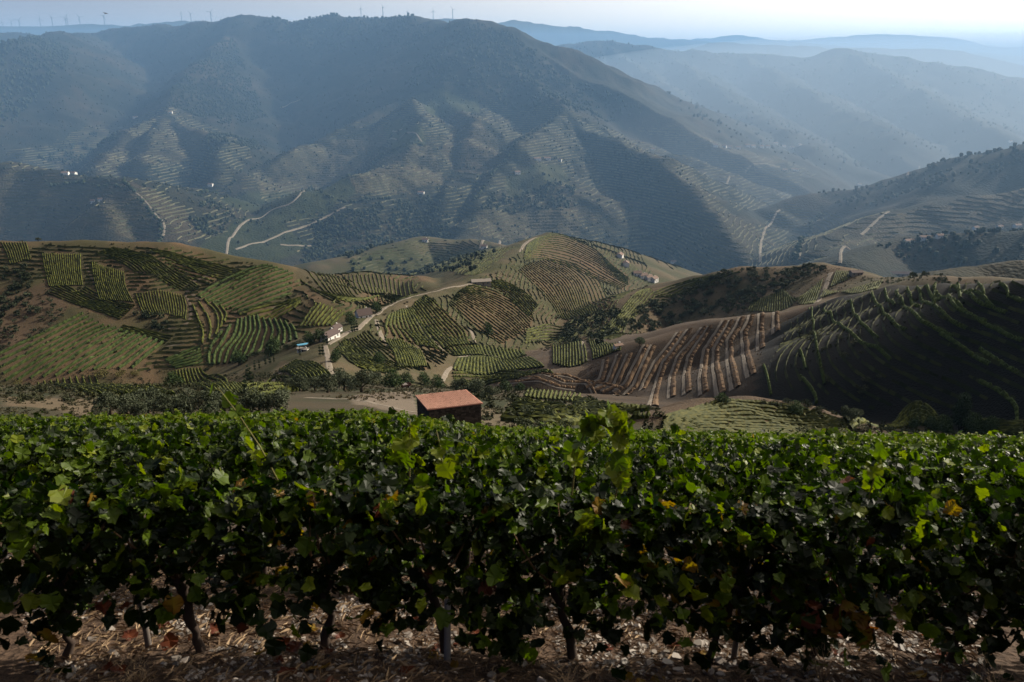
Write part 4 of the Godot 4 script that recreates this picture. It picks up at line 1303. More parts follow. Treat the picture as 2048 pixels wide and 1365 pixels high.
	soil([-114.3, 522.2, -107.1, 556.1, -98.4, 604.3, -112.9, 514.8, -124.2, 521.1, -144.6, 549.8], lin(0.075, 0.064, 0.038), lin(0.105, 0.086, 0.05), 0.5)
	soil([112.5, 308.5, 123.7, 305.9, 122.7, 255.4, 123.1, 215.9, 125.4, 188.7, 110.2, 157.4, 99.8, 165, 88.7, 177.4, 77.8, 197.2, 74.8, 217.1], lin(0.075, 0.064, 0.038), lin(0.105, 0.086, 0.05), 0)
	soil([-143.7, 1153.5, -108.8, 1179.3, -69.6, 1154.3, -72.2, 900.6, -118.8, 998.3], lin(0.05, 0.065, 0.022), lin(0.075, 0.085, 0.03), 0.5)
	soil([-662.5, 1895, -557.8, 2012, -504.2, 1656, -609, 1662], lin(0.028, 0.038, 0.013), lin(0.042, 0.05, 0.018), 0.9)
	soil([-536, 1345.2, -544.8, 1527, -515.3, 2043, -333.9, 1735, -377, 1645, -458.2, 1560, -385.3, 1498.6, -423, 1372.4, -518.9, 1337.5], lin(0.028, 0.038, 0.013), lin(0.042, 0.05, 0.018), 0.9)
	soil([-348.9, 2612, -190.8, 2564, -94.3, 2528, -89.5, 2386, -253.7, 2413], lin(0.05, 0.065, 0.022), lin(0.075, 0.085, 0.03), 0.8)
	soil([-368.1, 2387, -324.5, 2392, -219.8, 2060, -293.3, 2037], lin(0.05, 0.065, 0.022), lin(0.075, 0.085, 0.03), 0.8)
	soil([-16.2, 1857, 117.8, 1986, 135, 1868, 6.6, 1764], lin(0.05, 0.065, 0.022), lin(0.075, 0.085, 0.03), 0.6)
	soil([-229.4, 1100.3, -168.3, 1175.1, -129.6, 1159.3, -211.6, 1076.9], lin(0.05, 0.065, 0.022), lin(0.075, 0.085, 0.03), 0.6)
	soil([1272.3, 3392, 1361, 3320, 1342.3, 2892, 1183.9, 2840], lin(0.05, 0.065, 0.022), lin(0.075, 0.085, 0.03), 0.5)
	soil([-124.5, 177.7, -89.9, 157.4, -62.5, 107.8, -88.2, 133.1, -97.6, 138.8], lin(0.17, 0.125, 0.08), lin(0.21, 0.16, 0.105), 0.85)
	soil([-35.6, 155.9, -33, 182.9, -28, 211.5, -15.3, 115.6, -20.3, 113.5, -29.6, 129.2], lin(0.15, 0.12, 0.09), lin(0.21, 0.17, 0.13), 1)
	soil([-6.7, 153.2, -1.4, 148.4, 2.7, 106.2, -4.8, 108.6], lin(0.17, 0.125, 0.08), lin(0.21, 0.16, 0.105), 0.7)
	soil([-97.3, 272.8, -120.5, 385.9, -108.1, 370.2, -59.2, 172], lin(0.17, 0.125, 0.08), lin(0.21, 0.16, 0.105), 0.7)
	soil([-99.5, 339.8, -76.9, 295.1, -84.9, 294.7], lin(0.17, 0.125, 0.08), lin(0.21, 0.16, 0.105), 0.6)
	soil([-348.7, 520, -326.2, 544, -298.4, 514.4, -299.8, 464.4, -308.1, 445.2], lin(0.10, 0.07, 0.045), lin(0.13, 0.09, 0.06), 0.8)
	soil([-1228.4, 3520, -1146.2, 3530, -1133.4, 3346, -1209.5, 3341], lin(0.06, 0.048, 0.03), lin(0.085, 0.066, 0.04), 0.8)
	soil([-1149.5, 3003, -1128, 3263, -1048.9, 3068, -1096.9, 2894], lin(0.06, 0.048, 0.03), lin(0.085, 0.066, 0.04), 0.5)

func tracks() -> void:
	terrace([125.3, 363.7, 124, 359.8, 123.2, 357.5, 122.7, 355.9, 122.5, 355.2, 121.5, 351.6, 120.7, 348.9, 109.5, 316.1, 107.2, 308.9], 1.9)
	terrace([120.5, 370.7, 116.7, 359, 116.2, 357.2, 115.7, 355.7, 115.5, 354.9, 115.3, 354.2, 115.1, 353.4, 114.9, 352.6, 114.1, 349.9, 113.3, 347.1, 112.4, 343.9, 104.3, 319, 102.6, 313.4, 101.6, 309.6, 96.5, 293.6, 92.8, 281.9], 1.9)
	terrace([112.3, 359.5, 111.6, 357.5, 111, 355.9, 110.8, 355.2, 110.4, 354.2, 110.1, 353.4, 109.8, 352.6, 109.6, 352.1, 108.5, 350.4, 107.5, 348.9, 106.6, 347.6, 105.5, 346.1, 105, 342.9, 101, 328.5, 97.2, 314.5, 90.4, 291.3, 81.1, 259.5, 77.4, 245.9, 75.5, 238, 73.8, 230.9], 1.9)
	terrace([106.8, 356.4, 106.3, 355.4, 105.9, 354.4, 105.6, 353.6, 105.3, 352.9, 105, 352.4, 104.7, 351.6, 104.5, 351.1, 104.2, 350.6, 102.7, 348.4, 101.2, 346.4, 99.7, 344.4, 98.2, 342.4, 97.7, 339.8, 96.4, 334.7, 92.6, 320.6, 82.7, 285.6, 74.4, 254.1, 70.7, 238.6, 68.4, 228.3], 1.9)
	terrace([101.6, 354.9, 101.2, 354.2, 100.8, 353.4, 100.5, 352.6, 100.2, 352.1, 99.8, 351.4, 99.6, 350.9, 99.3, 350.4, 99, 349.9, 97, 346.9, 95.1, 344.2, 93.3, 341.7, 91.5, 339.3, 90.9, 336.6, 90.2, 333.7, 88.5, 327.1, 76.9, 283.9, 71.6, 261.9, 68.2, 247.5, 66.1, 237.8, 64.7, 230.7], 1.9)
	terrace([98.7, 355.2, 98.3, 354.4, 97.9, 353.6, 97.5, 353.1, 97.2, 352.4, 96.9, 351.9, 96.5, 351.4, 96.2, 350.9, 95.9, 350.4, 93.8, 347.6, 91.6, 345.2, 89.5, 342.4, 87.4, 340, 86.1, 335.9, 84.9, 332.3, 75.1, 294.9, 68.8, 271, 66.1, 259.5, 63.7, 248.7, 62.3, 242.2], 1.9)
	terrace([91.6, 353.9, 91.3, 353.4, 91, 352.9, 90.6, 352.4, 90.3, 351.9, 90.1, 351.6, 89.7, 351.1, 89.4, 350.6, 89.1, 350.1, 86.9, 347.4, 84.6, 344.7, 82.3, 341.7, 80.1, 338.8, 79.1, 335.9, 78.1, 333, 76.8, 329, 69.2, 297.7, 64.7, 277.3, 62, 265.1, 59.8, 255], 1.9)
	terrace([89.2, 355.2, 88.8, 354.7, 88.4, 354.2, 87.9, 353.4, 87.6, 353.1, 87.2, 352.6, 86.9, 352.1, 86.5, 351.6, 86.2, 351.4, 83.5, 348.6, 80.8, 345.9, 78.1, 343.2, 75.4, 340.3, 74.1, 337.3, 72.8, 334.5, 71.5, 331.4, 69.8, 326.4, 62.1, 290.7, 58.7, 274.9, 55.8, 261], 1.9)
	terrace([83.1, 358, 82.5, 356.7, 82.1, 355.9, 81.6, 355.2, 81.3, 354.7, 80.8, 353.9, 80.4, 353.1, 80.1, 352.6, 79.8, 352.4, 76.9, 348.6, 74.2, 345.6, 71.5, 342.7, 68.9, 339.8, 67.3, 336.1, 65.8, 332.6, 64, 327.4, 58.3, 302.2, 55.6, 289.9, 52.3, 274.5, 46.2, 243.8, 38, 201.9], 1.9)
	terrace([78.3, 357.7, 77.8, 356.7, 77.3, 355.7, 76.9, 354.9, 76.5, 354.2, 76.1, 353.4, 75.7, 352.9, 75.3, 352.1, 75, 351.6, 72.4, 348.4, 69.8, 345.6, 67.4, 343.2, 64.9, 340.3, 62.7, 336.4, 60.6, 333, 58.6, 329.5, 55.4, 319.7], 1.9)
	terrace([65.2, 350.9, 64.9, 350.4, 64.7, 349.9, 64.3, 349.1, 64, 348.6, 63.8, 348.1, 63.5, 347.6, 63.2, 347.1, 63, 346.6, 60.7, 342.2, 58.5, 337.8, 56.4, 333.7, 54.3, 329.7, 53.1, 328.5, 51.8, 327.4, 50.6, 326.2, 49.3, 324.6], 1.9)
	terrace([62, 351.6, 61.6, 350.9, 61.3, 350.4, 61, 349.9, 60.7, 349.4, 60.4, 348.9, 60.1, 348.1, 59.9, 347.9, 59.6, 347.4, 57.3, 343.2, 55.1, 339.5, 52.9, 335.7, 50.8, 331.8, 49.3, 330.9, 47.9, 330.2, 46.5, 329.2, 45.1, 328.5], 1.9)
	terrace([53.9, 348.6, 53.7, 348.1, 53.5, 347.6, 53.2, 347.1, 53, 346.6, 52.8, 346.1, 52.6, 345.6, 52.4, 345.2, 52.2, 344.7, 50.6, 341.5, 49, 338.6, 47.5, 335.7, 46, 332.8, 44.4, 332.3, 42.8, 331.8, 41.3, 331.6, 39.8, 331.1], 1.9)
	terrace([49.3, 351.1, 49.1, 350.6, 48.9, 350.1, 48.7, 349.4, 48.6, 348.9, 48.4, 348.4, 48.2, 347.6, 48, 347.1, 47.8, 346.4, 46.5, 343.4, 45.3, 340.5, 44, 337.6, 42.8, 334.9, 41.2, 334.5, 39.7, 334.2, 38.1, 333.7, 36.6, 333.5], 1.9)
	terrace([43.3, 351.9, 43.1, 351.1, 43, 350.4, 42.9, 349.6, 42.7, 348.9, 42.6, 348.1, 42.5, 347.4, 42.4, 346.9, 42.3, 346.1, 41.7, 343.9, 41.1, 342, 40.5, 340, 40, 338.3, 38.3, 338.1, 36.7, 337.6, 35.1, 337.3, 33.5, 337.1], 1.9)
	terrace([16.5, 343.4, 26.9, 342.4, 37.9, 335.7, 48.4, 328.3], 1.3)
	terrace([8.5, 348.4, 22.2, 339.8, 35.5, 333.5, 38.9, 276.3], 1.3)
	terrace([-1, 354.9, 15.2, 338.3, 28.9, 335.7], 1.3)
	terrace([-9.5, 356.7, 3.7, 344.2, 19.7, 336.9], 1.3)
	road("dirt_road", [-98.7, 400.5, -97.7, 411.5, -96.1, 433, -90.8, 450.4, -91.1, 477.2, -90.3, 519.2, -83.3, 567.8, -70, 615.6, -52, 644.4, -34.4, 670.8], 4.5, 2.5, 0.2, lin(0.24, 0.20, 0.155), lin(0.36, 0.31, 0.25))
	road("dirt_road", [-86.4, 481, -80.2, 454.2, -74.8, 438.6, -70.6, 425.9], 4, 2.5, 0.2, lin(0.24, 0.20, 0.155), lin(0.36, 0.31, 0.25))
	road("dirt_road", [-76.1, 546.7, -66.6, 519.6, -56.9, 492.5, -48.5, 465.4, -41.8, 452], 3.2, 2.5, 0.2, lin(0.24, 0.20, 0.155), lin(0.36, 0.31, 0.25))
	road("dirt_road", [-99.5, 397.9, -86.1, 347.4, -74.4, 303.7, -68.5, 302.6], 4, 2.5, 0.2, lin(0.24, 0.20, 0.155), lin(0.36, 0.31, 0.25))
	road("dirt_road", [48.9, 539.7, 36.8, 387, 35.9, 357.5], 3.5, 2.5, 0.2, lin(0.24, 0.20, 0.155), lin(0.36, 0.31, 0.25))
	road("dirt_road", [230.7, 558.9, 221.9, 541.2, 210.7, 519.2, 196, 491.8], 4.5, 2.5, 0.2, lin(0.24, 0.20, 0.155), lin(0.36, 0.31, 0.25))
	road("dirt_road", [-33, 411.3, -35.7, 392.9, -33.9, 345.9], 3.5, 2.5, 0.15, lin(0.24, 0.20, 0.155), lin(0.36, 0.31, 0.25))
	road("dirt_road", [-32.5, 444.3, -12.6, 483.1, 9.7, 467.4], 1.8, 2.5, 0.15, lin(0.24, 0.20, 0.155), lin(0.36, 0.31, 0.25))
	road("dirt_road", [-43.2, 152.6, -32.1, 144.5, -22.5, 129, -15.9, 119.2], 2.4, 1, 0.06, lin(0.24, 0.20, 0.155), lin(0.36, 0.31, 0.25))
	road("dirt_road", [-31.3, 548.6, -27.8, 529, -25.4, 514.4], 3.5, 2.5, 0.2, lin(0.24, 0.20, 0.155), lin(0.36, 0.31, 0.25))
	road("dirt_road", [-290.2, 514.8, -284.9, 529.7, -296.9, 545.1, -309.8, 562.5], 2.6, 2.5, 0.15, lin(0.13, 0.10, 0.075), lin(0.2, 0.16, 0.12))
	road("dirt_road", [-214.8, 525.6, -221.8, 531.3, -229.3, 540.5, -212.1, 561.3, -193.6, 572.7], 3, 2.5, 0.15, lin(0.13, 0.10, 0.075), lin(0.2, 0.16, 0.12))
	road("dirt_road", [-226.8, 530.9, -216, 511.5, -213.6, 494.9, -223.5, 489], 3, 2.5, 0.15, lin(0.13, 0.10, 0.075), lin(0.2, 0.16, 0.12))
	road("dirt_road", [-219.2, 472.1, -199.7, 480, -188.1, 494.2, -175.1, 506.8, -153.5, 527.9], 2.2, 2.5, 0.15, lin(0.13, 0.11, 0.08), lin(0.18, 0.15, 0.11))
	road("dirt_road", [8.5, 824.2, 14.4, 865.3, 29.4, 904.5], 5, 2.5, 0.2, lin(0.24, 0.20, 0.155), lin(0.36, 0.31, 0.25))
	road("dirt_road", [-59.2, 172, -101.8, 312.7, -106.9, 348.4, -104.2, 356.2], 2.6, 1.5, 0.08, lin(0.24, 0.20, 0.155), lin(0.36, 0.31, 0.25))
	road("mountain_road", [-497.2, 1353.9, -523.7, 1486.9, -504, 1617, -446.6, 1684, -514.7, 2051], 5.5, 8, 1, lin(0.22, 0.19, 0.15), lin(0.32, 0.28, 0.22))
	road("mountain_road", [-490.2, 1381.3, -446.4, 1512, -390.9, 1610, -347.8, 1655], 5.5, 8, 1, lin(0.22, 0.19, 0.15), lin(0.32, 0.28, 0.22))
	road("mountain_road", [-433.5, 1461.6, -385.3, 1498.6], 5.5, 8, 1, lin(0.22, 0.19, 0.15), lin(0.32, 0.28, 0.22))
	road("mountain_road", [436.1, 1364.6, 506.5, 1588, 565.9, 1730, 606.2, 1796], 5.5, 8, 1, lin(0.22, 0.19, 0.15), lin(0.32, 0.28, 0.22))
	road("mountain_road", [427.9, 1012, 532.7, 1262.3, 557.1, 1286.9], 5.5, 8, 1, lin(0.22, 0.19, 0.15), lin(0.32, 0.28, 0.22))
	road("mountain_road", [606.3, 1364.6, 651.4, 1417.3, 697.6, 1467.9], 5.5, 8, 1, lin(0.22, 0.19, 0.15), lin(0.32, 0.28, 0.22))
	road("mountain_road", [878, 1788, 1396.3, 2768], 5.5, 8, 1, lin(0.22, 0.19, 0.15), lin(0.32, 0.28, 0.22))
	road("mountain_road", [521.4, 1989, 578.3, 2137], 5.5, 8, 1, lin(0.22, 0.19, 0.15), lin(0.32, 0.28, 0.22))
	road("mountain_road", [665.3, 2303, 786.9, 2374], 5.5, 8, 1, lin(0.22, 0.19, 0.15), lin(0.32, 0.28, 0.22))
	road("mountain_road", [460.2, 1246.1, 489.1, 1322.3], 5.5, 8, 1, lin(0.22, 0.19, 0.15), lin(0.32, 0.28, 0.22))
	road("mountain_road", [-601.7, 1334.7, -627.2, 1417.3, -709.3, 1505], 5.5, 8, 1, lin(0.22, 0.19, 0.15), lin(0.32, 0.28, 0.22))
	road("mountain_road", [-338.4, 2269, -228, 2081], 5.5, 8, 1, lin(0.22, 0.19, 0.15), lin(0.32, 0.28, 0.22))
	road("mountain_road", [-824.2, 2944, -759, 2976], 5.5, 8, 1, lin(0.22, 0.19, 0.15), lin(0.32, 0.28, 0.22))
	road("mountain_road", [-338.8, 2327, -305.1, 2289], 5.5, 8, 1, lin(0.22, 0.19, 0.15), lin(0.32, 0.28, 0.22))
	road("mountain_road", [-47, 1146.9, -24.1, 1573], 5.5, 8, 1, lin(0.22, 0.19, 0.15), lin(0.32, 0.28, 0.22))
	road("mountain_road", [556.1, 1120.9, 570.7, 1129.8], 5.5, 8, 1, lin(0.22, 0.19, 0.15), lin(0.32, 0.28, 0.22))

func countryside() -> void:
	plot("hillside vineyard of long wide-spaced green rows at the foot of the left hill", [[-317.2, 457.8, -304.9, 474.5, -293.7, 490.7, -284.8, 503.2], [-300.8, 436.7, -286.9, 457.5, -274.8, 477.9, -264.4, 488.6], [-271, 437.3, -258, 461.8, -250.5, 476.9, -246.8, 483.7], [-231.2, 449.4, -226.2, 466.1, -222.4, 476.9]], [4, 4, 6], 1.9, 1.4, 1.3, lin(0.016, 0.028, 0.008), lin(0.06, 0.078, 0.022), 0.02)
	plot("vineyard of S-curved dark green rows beside the steep farm lane", [[-188.6, 489.7, -191.3, 477.2, -190.1, 466.4, -187.3, 458.2], [-181.9, 501.4, -180.1, 484.8, -183.5, 470.4, -181.9, 458.8], [-170.6, 507.1, -164.6, 491.1, -163.1, 475.2, -161.7, 453.9], [-157.8, 501.7, -149.3, 482.4, -147.7, 473.1, -139.5, 441.4], [-143.6, 488.3, -138.4, 479.6, -131.8, 457.8]], [2, 5, 3, 3], 2.0, 1.6, 1.2, lin(0.016, 0.028, 0.008), lin(0.06, 0.078, 0.022), 0.02)
	plot("vineyard of slanting green rows on the shoulder of the left hill", [[-218.4, 529.4, -208.1, 548.2, -194.9, 564.6, -181.1, 574.3], [-202.9, 520.4, -187.4, 537.8, -171.7, 552.2, -161.5, 568.2], [-184.5, 510.4, -169.4, 523, -155.7, 539.3]], [5, 4], 1.8, 1.4, 1.4, lin(0.016, 0.028, 0.008), lin(0.06, 0.078, 0.022), 0.02)
	plot("small vineyard of bent rows between lane and slanting vineyard", [[-182.5, 506.8, -165.4, 520.4, -145.9, 527.1], [-158.5, 500.6, -148.8, 509.3, -144.2, 518.9]], [4], 1.6, 1.4)
	plot("red soil vineyard of slanting rows above the white house", [[-136.5, 485.8, -134.1, 497.1, -131.6, 513], [-117.5, 487.2, -114.5, 496.7, -111.7, 505]], [7], 1.5, 1.4)
	plot("vineyard of curved rows left of the S-curved rows", [[-217.1, 517.4, -207.4, 499.9, -200.8, 488.3, -197.6, 476.2], [-212.2, 526, -200.1, 511.5, -193.4, 496.7, -192, 485.8], [-199.8, 521.1, -191.8, 508.6, -190.2, 499.2]], [2, 2], 1.6, 1.3)
	plot("vineyard of fine upright rows high on the left hill", [[-351.2, 582.2, -336.2, 556.9, -322.4, 534.7], [-320.2, 577.2, -310.5, 556.1, -301, 537.8]], [17], 0.8, 1.0, 2.0)
	plot("vineyard of fine upright rows in the middle of the left hill", [[-306.6, 566.6, -295.6, 544.7, -280.5, 519.6], [-277.7, 551.8, -269.3, 534.3, -255.9, 514.8]], [15], 0.8, 1.0, 2.0)
	plot("vineyard of fine upright rows inside the bend of the hill lane", [[-257.9, 524.8, -249.3, 510, -242.7, 501.4], [-243.8, 530.9, -236.7, 515.9, -231.1, 505.3], [-227.8, 529.7, -220.7, 515.2, -215.7, 499.2]], [9, 9], 0.8, 1.0, 2.0)
	plot("vineyard of thin rows just under the crest of the left hill", [[-309.4, 578, -291.3, 570.2, -269, 551.4], [-300.3, 587.2, -266.1, 572.3, -240.9, 546.7]], [9], 0.8, 1.0, 2.0)
	plot("vineyard of thin rows beside the olive strip near the left frame edge", [[-395, 605.1, -380, 585.5, -366.8, 566.6], [-377.4, 606.9, -365.8, 589.3, -355.5, 573.1]], [9], 0.8, 1.0, 2.0)
	plot("dotted vineyard between the dark thicket and the wide-spaced rows", [[-305.7, 522.6, -278.3, 507.1, -256.7, 495.7], [-298.2, 536.2, -268.7, 516.3, -253.2, 511.5]], [8], 0.8, 0.9, 2.0)
	plot("vineyard of short rows along the crest lane of the left hill", [[-269.4, 580.5, -246, 576.8, -222.2, 570.7], [-253.9, 568.6, -234.7, 564.6, -214.8, 558.5], [-242.3, 555.7, -225.8, 548.6, -211.7, 543.2]], [3, 3], 1.4, 1.2)
	plot("vineyard on the saddle right of the left hill", [[-159.5, 737.2, -127.4, 604.7, -114, 564.6], [-131.1, 766.7, -124.6, 739.3, -103.5, 624], [-97.9, 757.5, -94.7, 730.9, -90.9, 710.3]], [9, 7], 1.2, 1.1, 2.0)
	plot("vineyard of faint rows under the crest right of the left hill", [[-154.7, 562.1, -135.3, 539.7, -117.1, 519.2], [-260.7, 1049.6, -129.1, 594.4, -106.7, 564.2]], [9], 1.0, 1.0, 2.0)
	plot("vineyard of curved upright rows between the two branching tracks", [[-82.6, 513.3, -78.8, 472.1, -75.1, 452], [-78, 529.4, -70.4, 486.9, -56, 445.9], [-72.9, 540.8, -62.4, 512.2, -48.1, 461.4, -42.9, 450.7]], [4, 5], 1.7, 1.4)
	plot("vineyard of curved upright rows right of the branching tracks", [[-72.1, 543.2, -58.8, 510, -45.8, 470.1, -40.8, 455.2], [-67.8, 596.5, -49.6, 562.5, -35.1, 534.7, -28.6, 498.5]], [9], 1.6, 1.4)
	plot("green plot of rows beside the valley track, upper half", [[-40.3, 455.9, -34.6, 444.6], [-21.8, 510, -17.7, 471.8], [5.7, 530.1, 9.1, 486.2]], [11, 11], 1.5, 1.2, 1.5)
	plot("green plot of pale-ended rows beside the valley track, lower half", [[-31.4, 440.2, -31.8, 405.7], [-10.9, 476.9, -6.8, 416], [9.8, 457.5, 16, 381.8]], [12, 12], 1.5, 1.2, 1.5)
	plot("vineyard of slanting rows under the lower branch track", [[-73.9, 439.9, -63, 401.1, -56.4, 372.9], [-66.9, 447.8, -55.6, 409.8, -51, 389.8], [-54.5, 438, -48.5, 409.8, -45.9, 395.4]], [6, 6], 1.3, 1.2)
	plot("vineyard of long diagonal rows on the slope under the white house", [[-90.2, 382.9, -68.9, 330.2, -59.2, 330.2], [-93.1, 418.4, -72.5, 379.9, -54.4, 343.4]], [8], 1.4, 1.3)
	plot("small dark plot of upright rows beside the short straight track", [[30.4, 555, 21.2, 379.1], [42.2, 545.1, 27.7, 353.4], [41.9, 435.8, 35.6, 357]], [6, 5], 1.0, 1.2)
	plot("plot of fine rows right of the short straight track", [[47.1, 458.5, 39, 355.9], [51.8, 362.6, 51.1, 353.4]], [11], 0.9, 1.0)
	plot("vineyard rows along the gully below the olive hill", [[62, 545.5, 92.2, 621.3, 119.9, 691.2], [76.1, 550.2, 100.8, 609.9, 120.7, 645.8]], [6], 1.2, 1.2)
	plot("hillside vineyard of fine upright rows beside the winding track on the olive hill", [[172.4, 555, 179.3, 568.6], [186.9, 520.4, 199.5, 562.5], [221.5, 549.4, 193.9, 491.1]], [15, 15], 0.9, 1.1, 1.5)
	plot("vineyard of fine upright rows right of the winding track on the olive hill", [[205.2, 508.9, 215.4, 527.9], [235.9, 490.4, 215, 452.9]], [24], 0.9, 1.1, 1.5)
	plot("small vineyard of steep rows at the top of the winding track", [[219.6, 528.6, 234.4, 557.7], [232.4, 532, 239.4, 545.9]], [8], 0.9, 1.1, 1.5)
	plot("vineyard along the crest of the olive hill", [[116.7, 647.2, 138.4, 662.7, 160.2, 657], [137.2, 644, 155.9, 636.6, 186.6, 632.6]], [6], 1.2, 1.1, 1.5)
	plot("dark green vineyard of close rows behind the olive trees, at the left", [[-278.9, 432.1, -101.6, 176.1], [-247.7, 438.3, -79.9, 172.1]], [9], 1.2, 1.3, 0.9)
	plot("dark green vineyard of close rows below the tall cypress", [[-206.6, 449.7, -95.5, 224.7, -60.2, 150.3], [-191.6, 454.6, -154.4, 396.2, -66.3, 181.6]], [9], 1.2, 1.3, 0.9)
	plot("vineyard of diagonal rows right of the tall cypress", [[-110.3, 351.6, -84.6, 293.2], [-106.6, 364.7, -73.6, 298.1]], [8], 1.2, 1.3, 0.9)
	plot("small pale plot of short light-edged rows near the two round trees", [[3.7, 206.2, 8.7, 336.9], [17.1, 197.3, 24.6, 264.5]], [12], 0.9, 0.9, 0.8)
	plot("dark green vineyard of curved rows at the foot of the striped hill", [[18.6, 215.6, 25.5, 189.5, 34.4, 187.9], [12.9, 148.6, 17.5, 129.2, 23.8, 125]], [7], 1.3, 1.3, 0.8)
	plot("dark green rows between the green plots and the bare terraces", [[-32.2, 400.2, -6.8, 416, 18.9, 344.4], [-28.4, 372.9, -5.9, 360, 3.8, 349.4]], [6], 1.3, 1.3, 0.9)
	plot("yellowing vineyard of low curved rows on the near mound", [[26.2, 123.8, 37.9, 139.4, 47.9, 146.7, 58.4, 147.4, 65.1, 141.2], [23.1, 112.7, 35.7, 120.3, 52.9, 132, 63.8, 135.5]], [11], 0.8, 0.65, 0.6, lin(0.026, 0.032, 0.009), lin(0.07, 0.066, 0.017))
	plot("low green rows on the flat ground under the dark hillside", [[65.7, 142.5, 92.1, 171.7, 98.1, 165.6], [64.5, 137.2, 90.1, 167.1, 98.1, 161]], [5], 1.0, 1.0, 0.7)
	plot("dark green vineyard rows below the shed, right of the bare ground", [[1.4, 188.3, 9, 173, 15.8, 162.9], [-1.6, 119.8, 5.3, 115.8, 11.4, 121.4]], [7], 1.2, 1.2, 0.7)
	plot("green vineyard rows between the olive trees and the cypress slope", [[-96.5, 260.6, -105.2, 320.2, -84.6, 293.2], [-53.4, 148.8, -58.6, 184.9, -56.6, 200.4]], [5], 1.1, 1.2, 0.7)
	plot("low vineyard rows on the right edge under the dark hillside", [[100.9, 160.7, 104.1, 157.3, 107.7, 152], [99.5, 157.7, 103.5, 154, 106.7, 150]], [4], 1.0, 1.0, 0.7)
	hill_rows("steep shaded vineyard with thin green rows edging each terrace of the dark hillside", [[137.8, 352.4, 95.8, 236.9, 87.3, 210.9, 83.6, 196.5], [121, 295.3, 108.2, 254.3, 96.8, 211.5, 96.5, 197, 96.4, 189.1], [122.6, 278.7, 106.6, 233.1, 100.5, 212.7, 98.4, 201.7], [121.5, 258.2, 110.6, 227.1, 103.8, 205.1, 103.1, 197], [121.7, 242.9, 113.7, 221.5, 107.1, 199.6, 106.7, 190.9, 108, 183.9], [122.9, 232.9, 114.7, 212.4, 110, 192, 111, 183.8], [121.7, 221.8, 117.5, 209.7, 113, 189.7, 114.6, 182.6], [122.8, 213.9, 116.4, 192.4, 117.1, 185.5], [115.2, 179.1, 115.7, 175, 116.7, 171.1], [121.1, 186.5, 121.7, 181.6], [107, 168.5, 108.1, 164.2, 108.7, 158.6, 108.1, 155.1, 105.9, 151.4], [81.3, 208.2, 81.1, 200.9, 80.7, 194.4, 79.9, 191], [88.6, 229.6, 83.4, 210.3], [79.6, 234.6, 73.8, 208.3], [124.3, 255.6, 117.3, 238.5, 112.5, 223.8], [123.3, 239.3, 115.6, 221.2, 111.6, 208.6], [122.9, 228.6, 118, 215.4, 114.7, 204.5], [106.7, 187.5, 108.4, 178.8, 110.2, 171], [110.7, 176.6, 111.6, 169.8, 112.6, 163.6], [118.6, 208.3, 112.9, 194.2, 113.7, 184.5, 115.4, 177.9], [119.4, 200.7, 117.2, 187.3, 118.4, 181.6], [231.1, 427.1, 120.5, 218.5, 117.9, 212.7], [124.9, 215.7, 121, 207.6, 115.2, 196.3], [124.8, 205.7, 119.5, 194.6, 117.8, 190.9], [122.5, 193, 121.8, 188.7, 120.5, 185.5]])
	terraces("sunlit brown terraced vineyard at the nose of the left mountain spur", [-781.5, 1609, -666.1, 1532, -606.7, 1506, -554.5, 1405.2, -551.5, 1350, -597.4, 1332.8, -641.4, 1424.4, -710.5, 1498.6], 4.6, 3.2, 1.6, lin(0.045, 0.05, 0.026), lin(0.092, 0.085, 0.05))
	terraces("shaded terraced vineyard below the pair of white houses", [-1076.9, 1698, -898, 1655, -773.9, 1587, -652.7, 1425.4, -612.1, 1347.1, -986.2, 1510], 4.6, 3.2, 1.6, lin(0.045, 0.05, 0.026), lin(0.092, 0.085, 0.05))
	terraces("terraced vineyard on the mountain spurs below the white ridge house", [-1335.5, 2345, -1337.2, 2660, -1076.7, 2528, -819.9, 2292, -848.3, 2218, -878.7, 2047, -1003.7, 1965], 4.6, 3.2, 1.6, lin(0.045, 0.05, 0.026), lin(0.092, 0.085, 0.05))
	terraces("sunlit terraced vineyard shaped like a shield in the middle of the mountain", [-87.9, 2267, -7.3, 1989, -22.2, 1887, -142.9, 1937, -190, 2035, -165.2, 2284], 5, 3.2, 1.6, lin(0.045, 0.05, 0.026), lin(0.092, 0.085, 0.05))
	terraces("terraced vineyard under the diagonal hedgerow of the mountain", [-492.3, 2065, -364.5, 2074, -219.8, 2060, -161.9, 1857, -328.1, 1725], 4.6, 3.2, 1.6, lin(0.045, 0.05, 0.026), lin(0.092, 0.085, 0.05))
	terraces("terraced vineyard below the houses on the central mountain spur", [-77.6, 1664, 139.1, 1753, 143.4, 1656, -58.6, 1560], 4.6, 3.2, 1.6, lin(0.045, 0.05, 0.026), lin(0.092, 0.085, 0.05))
	terraces("terraced vineyard along the sunny side of the spur above the river road", [242.9, 2413, 419.1, 2305, 449.4, 1719, 510, 1616, 426.1, 1388.2, 384.8, 1434.7, 389.1, 1636, 329, 1929], 4.6, 3.2, 1.6, lin(0.045, 0.05, 0.026), lin(0.092, 0.085, 0.05))
	terraces("terraced vineyard on the slope between hedgerow and green fields", [-669.7, 2063, -538.4, 2290, -355.2, 2401, -326.1, 2284, -497.8, 2080, -596.3, 1887], 4.6, 3.2, 1.6, lin(0.045, 0.05, 0.026), lin(0.092, 0.085, 0.05))
	terraces("terraced vineyard on the right-hand slope above the white farm", [506.6, 1263.2, 712.9, 1456.4, 968.3, 1518, 884.5, 1368.5, 749.4, 1394.2, 610.9, 1334.7], 5, 3.2, 1.6, lin(0.045, 0.05, 0.026), lin(0.092, 0.085, 0.05))
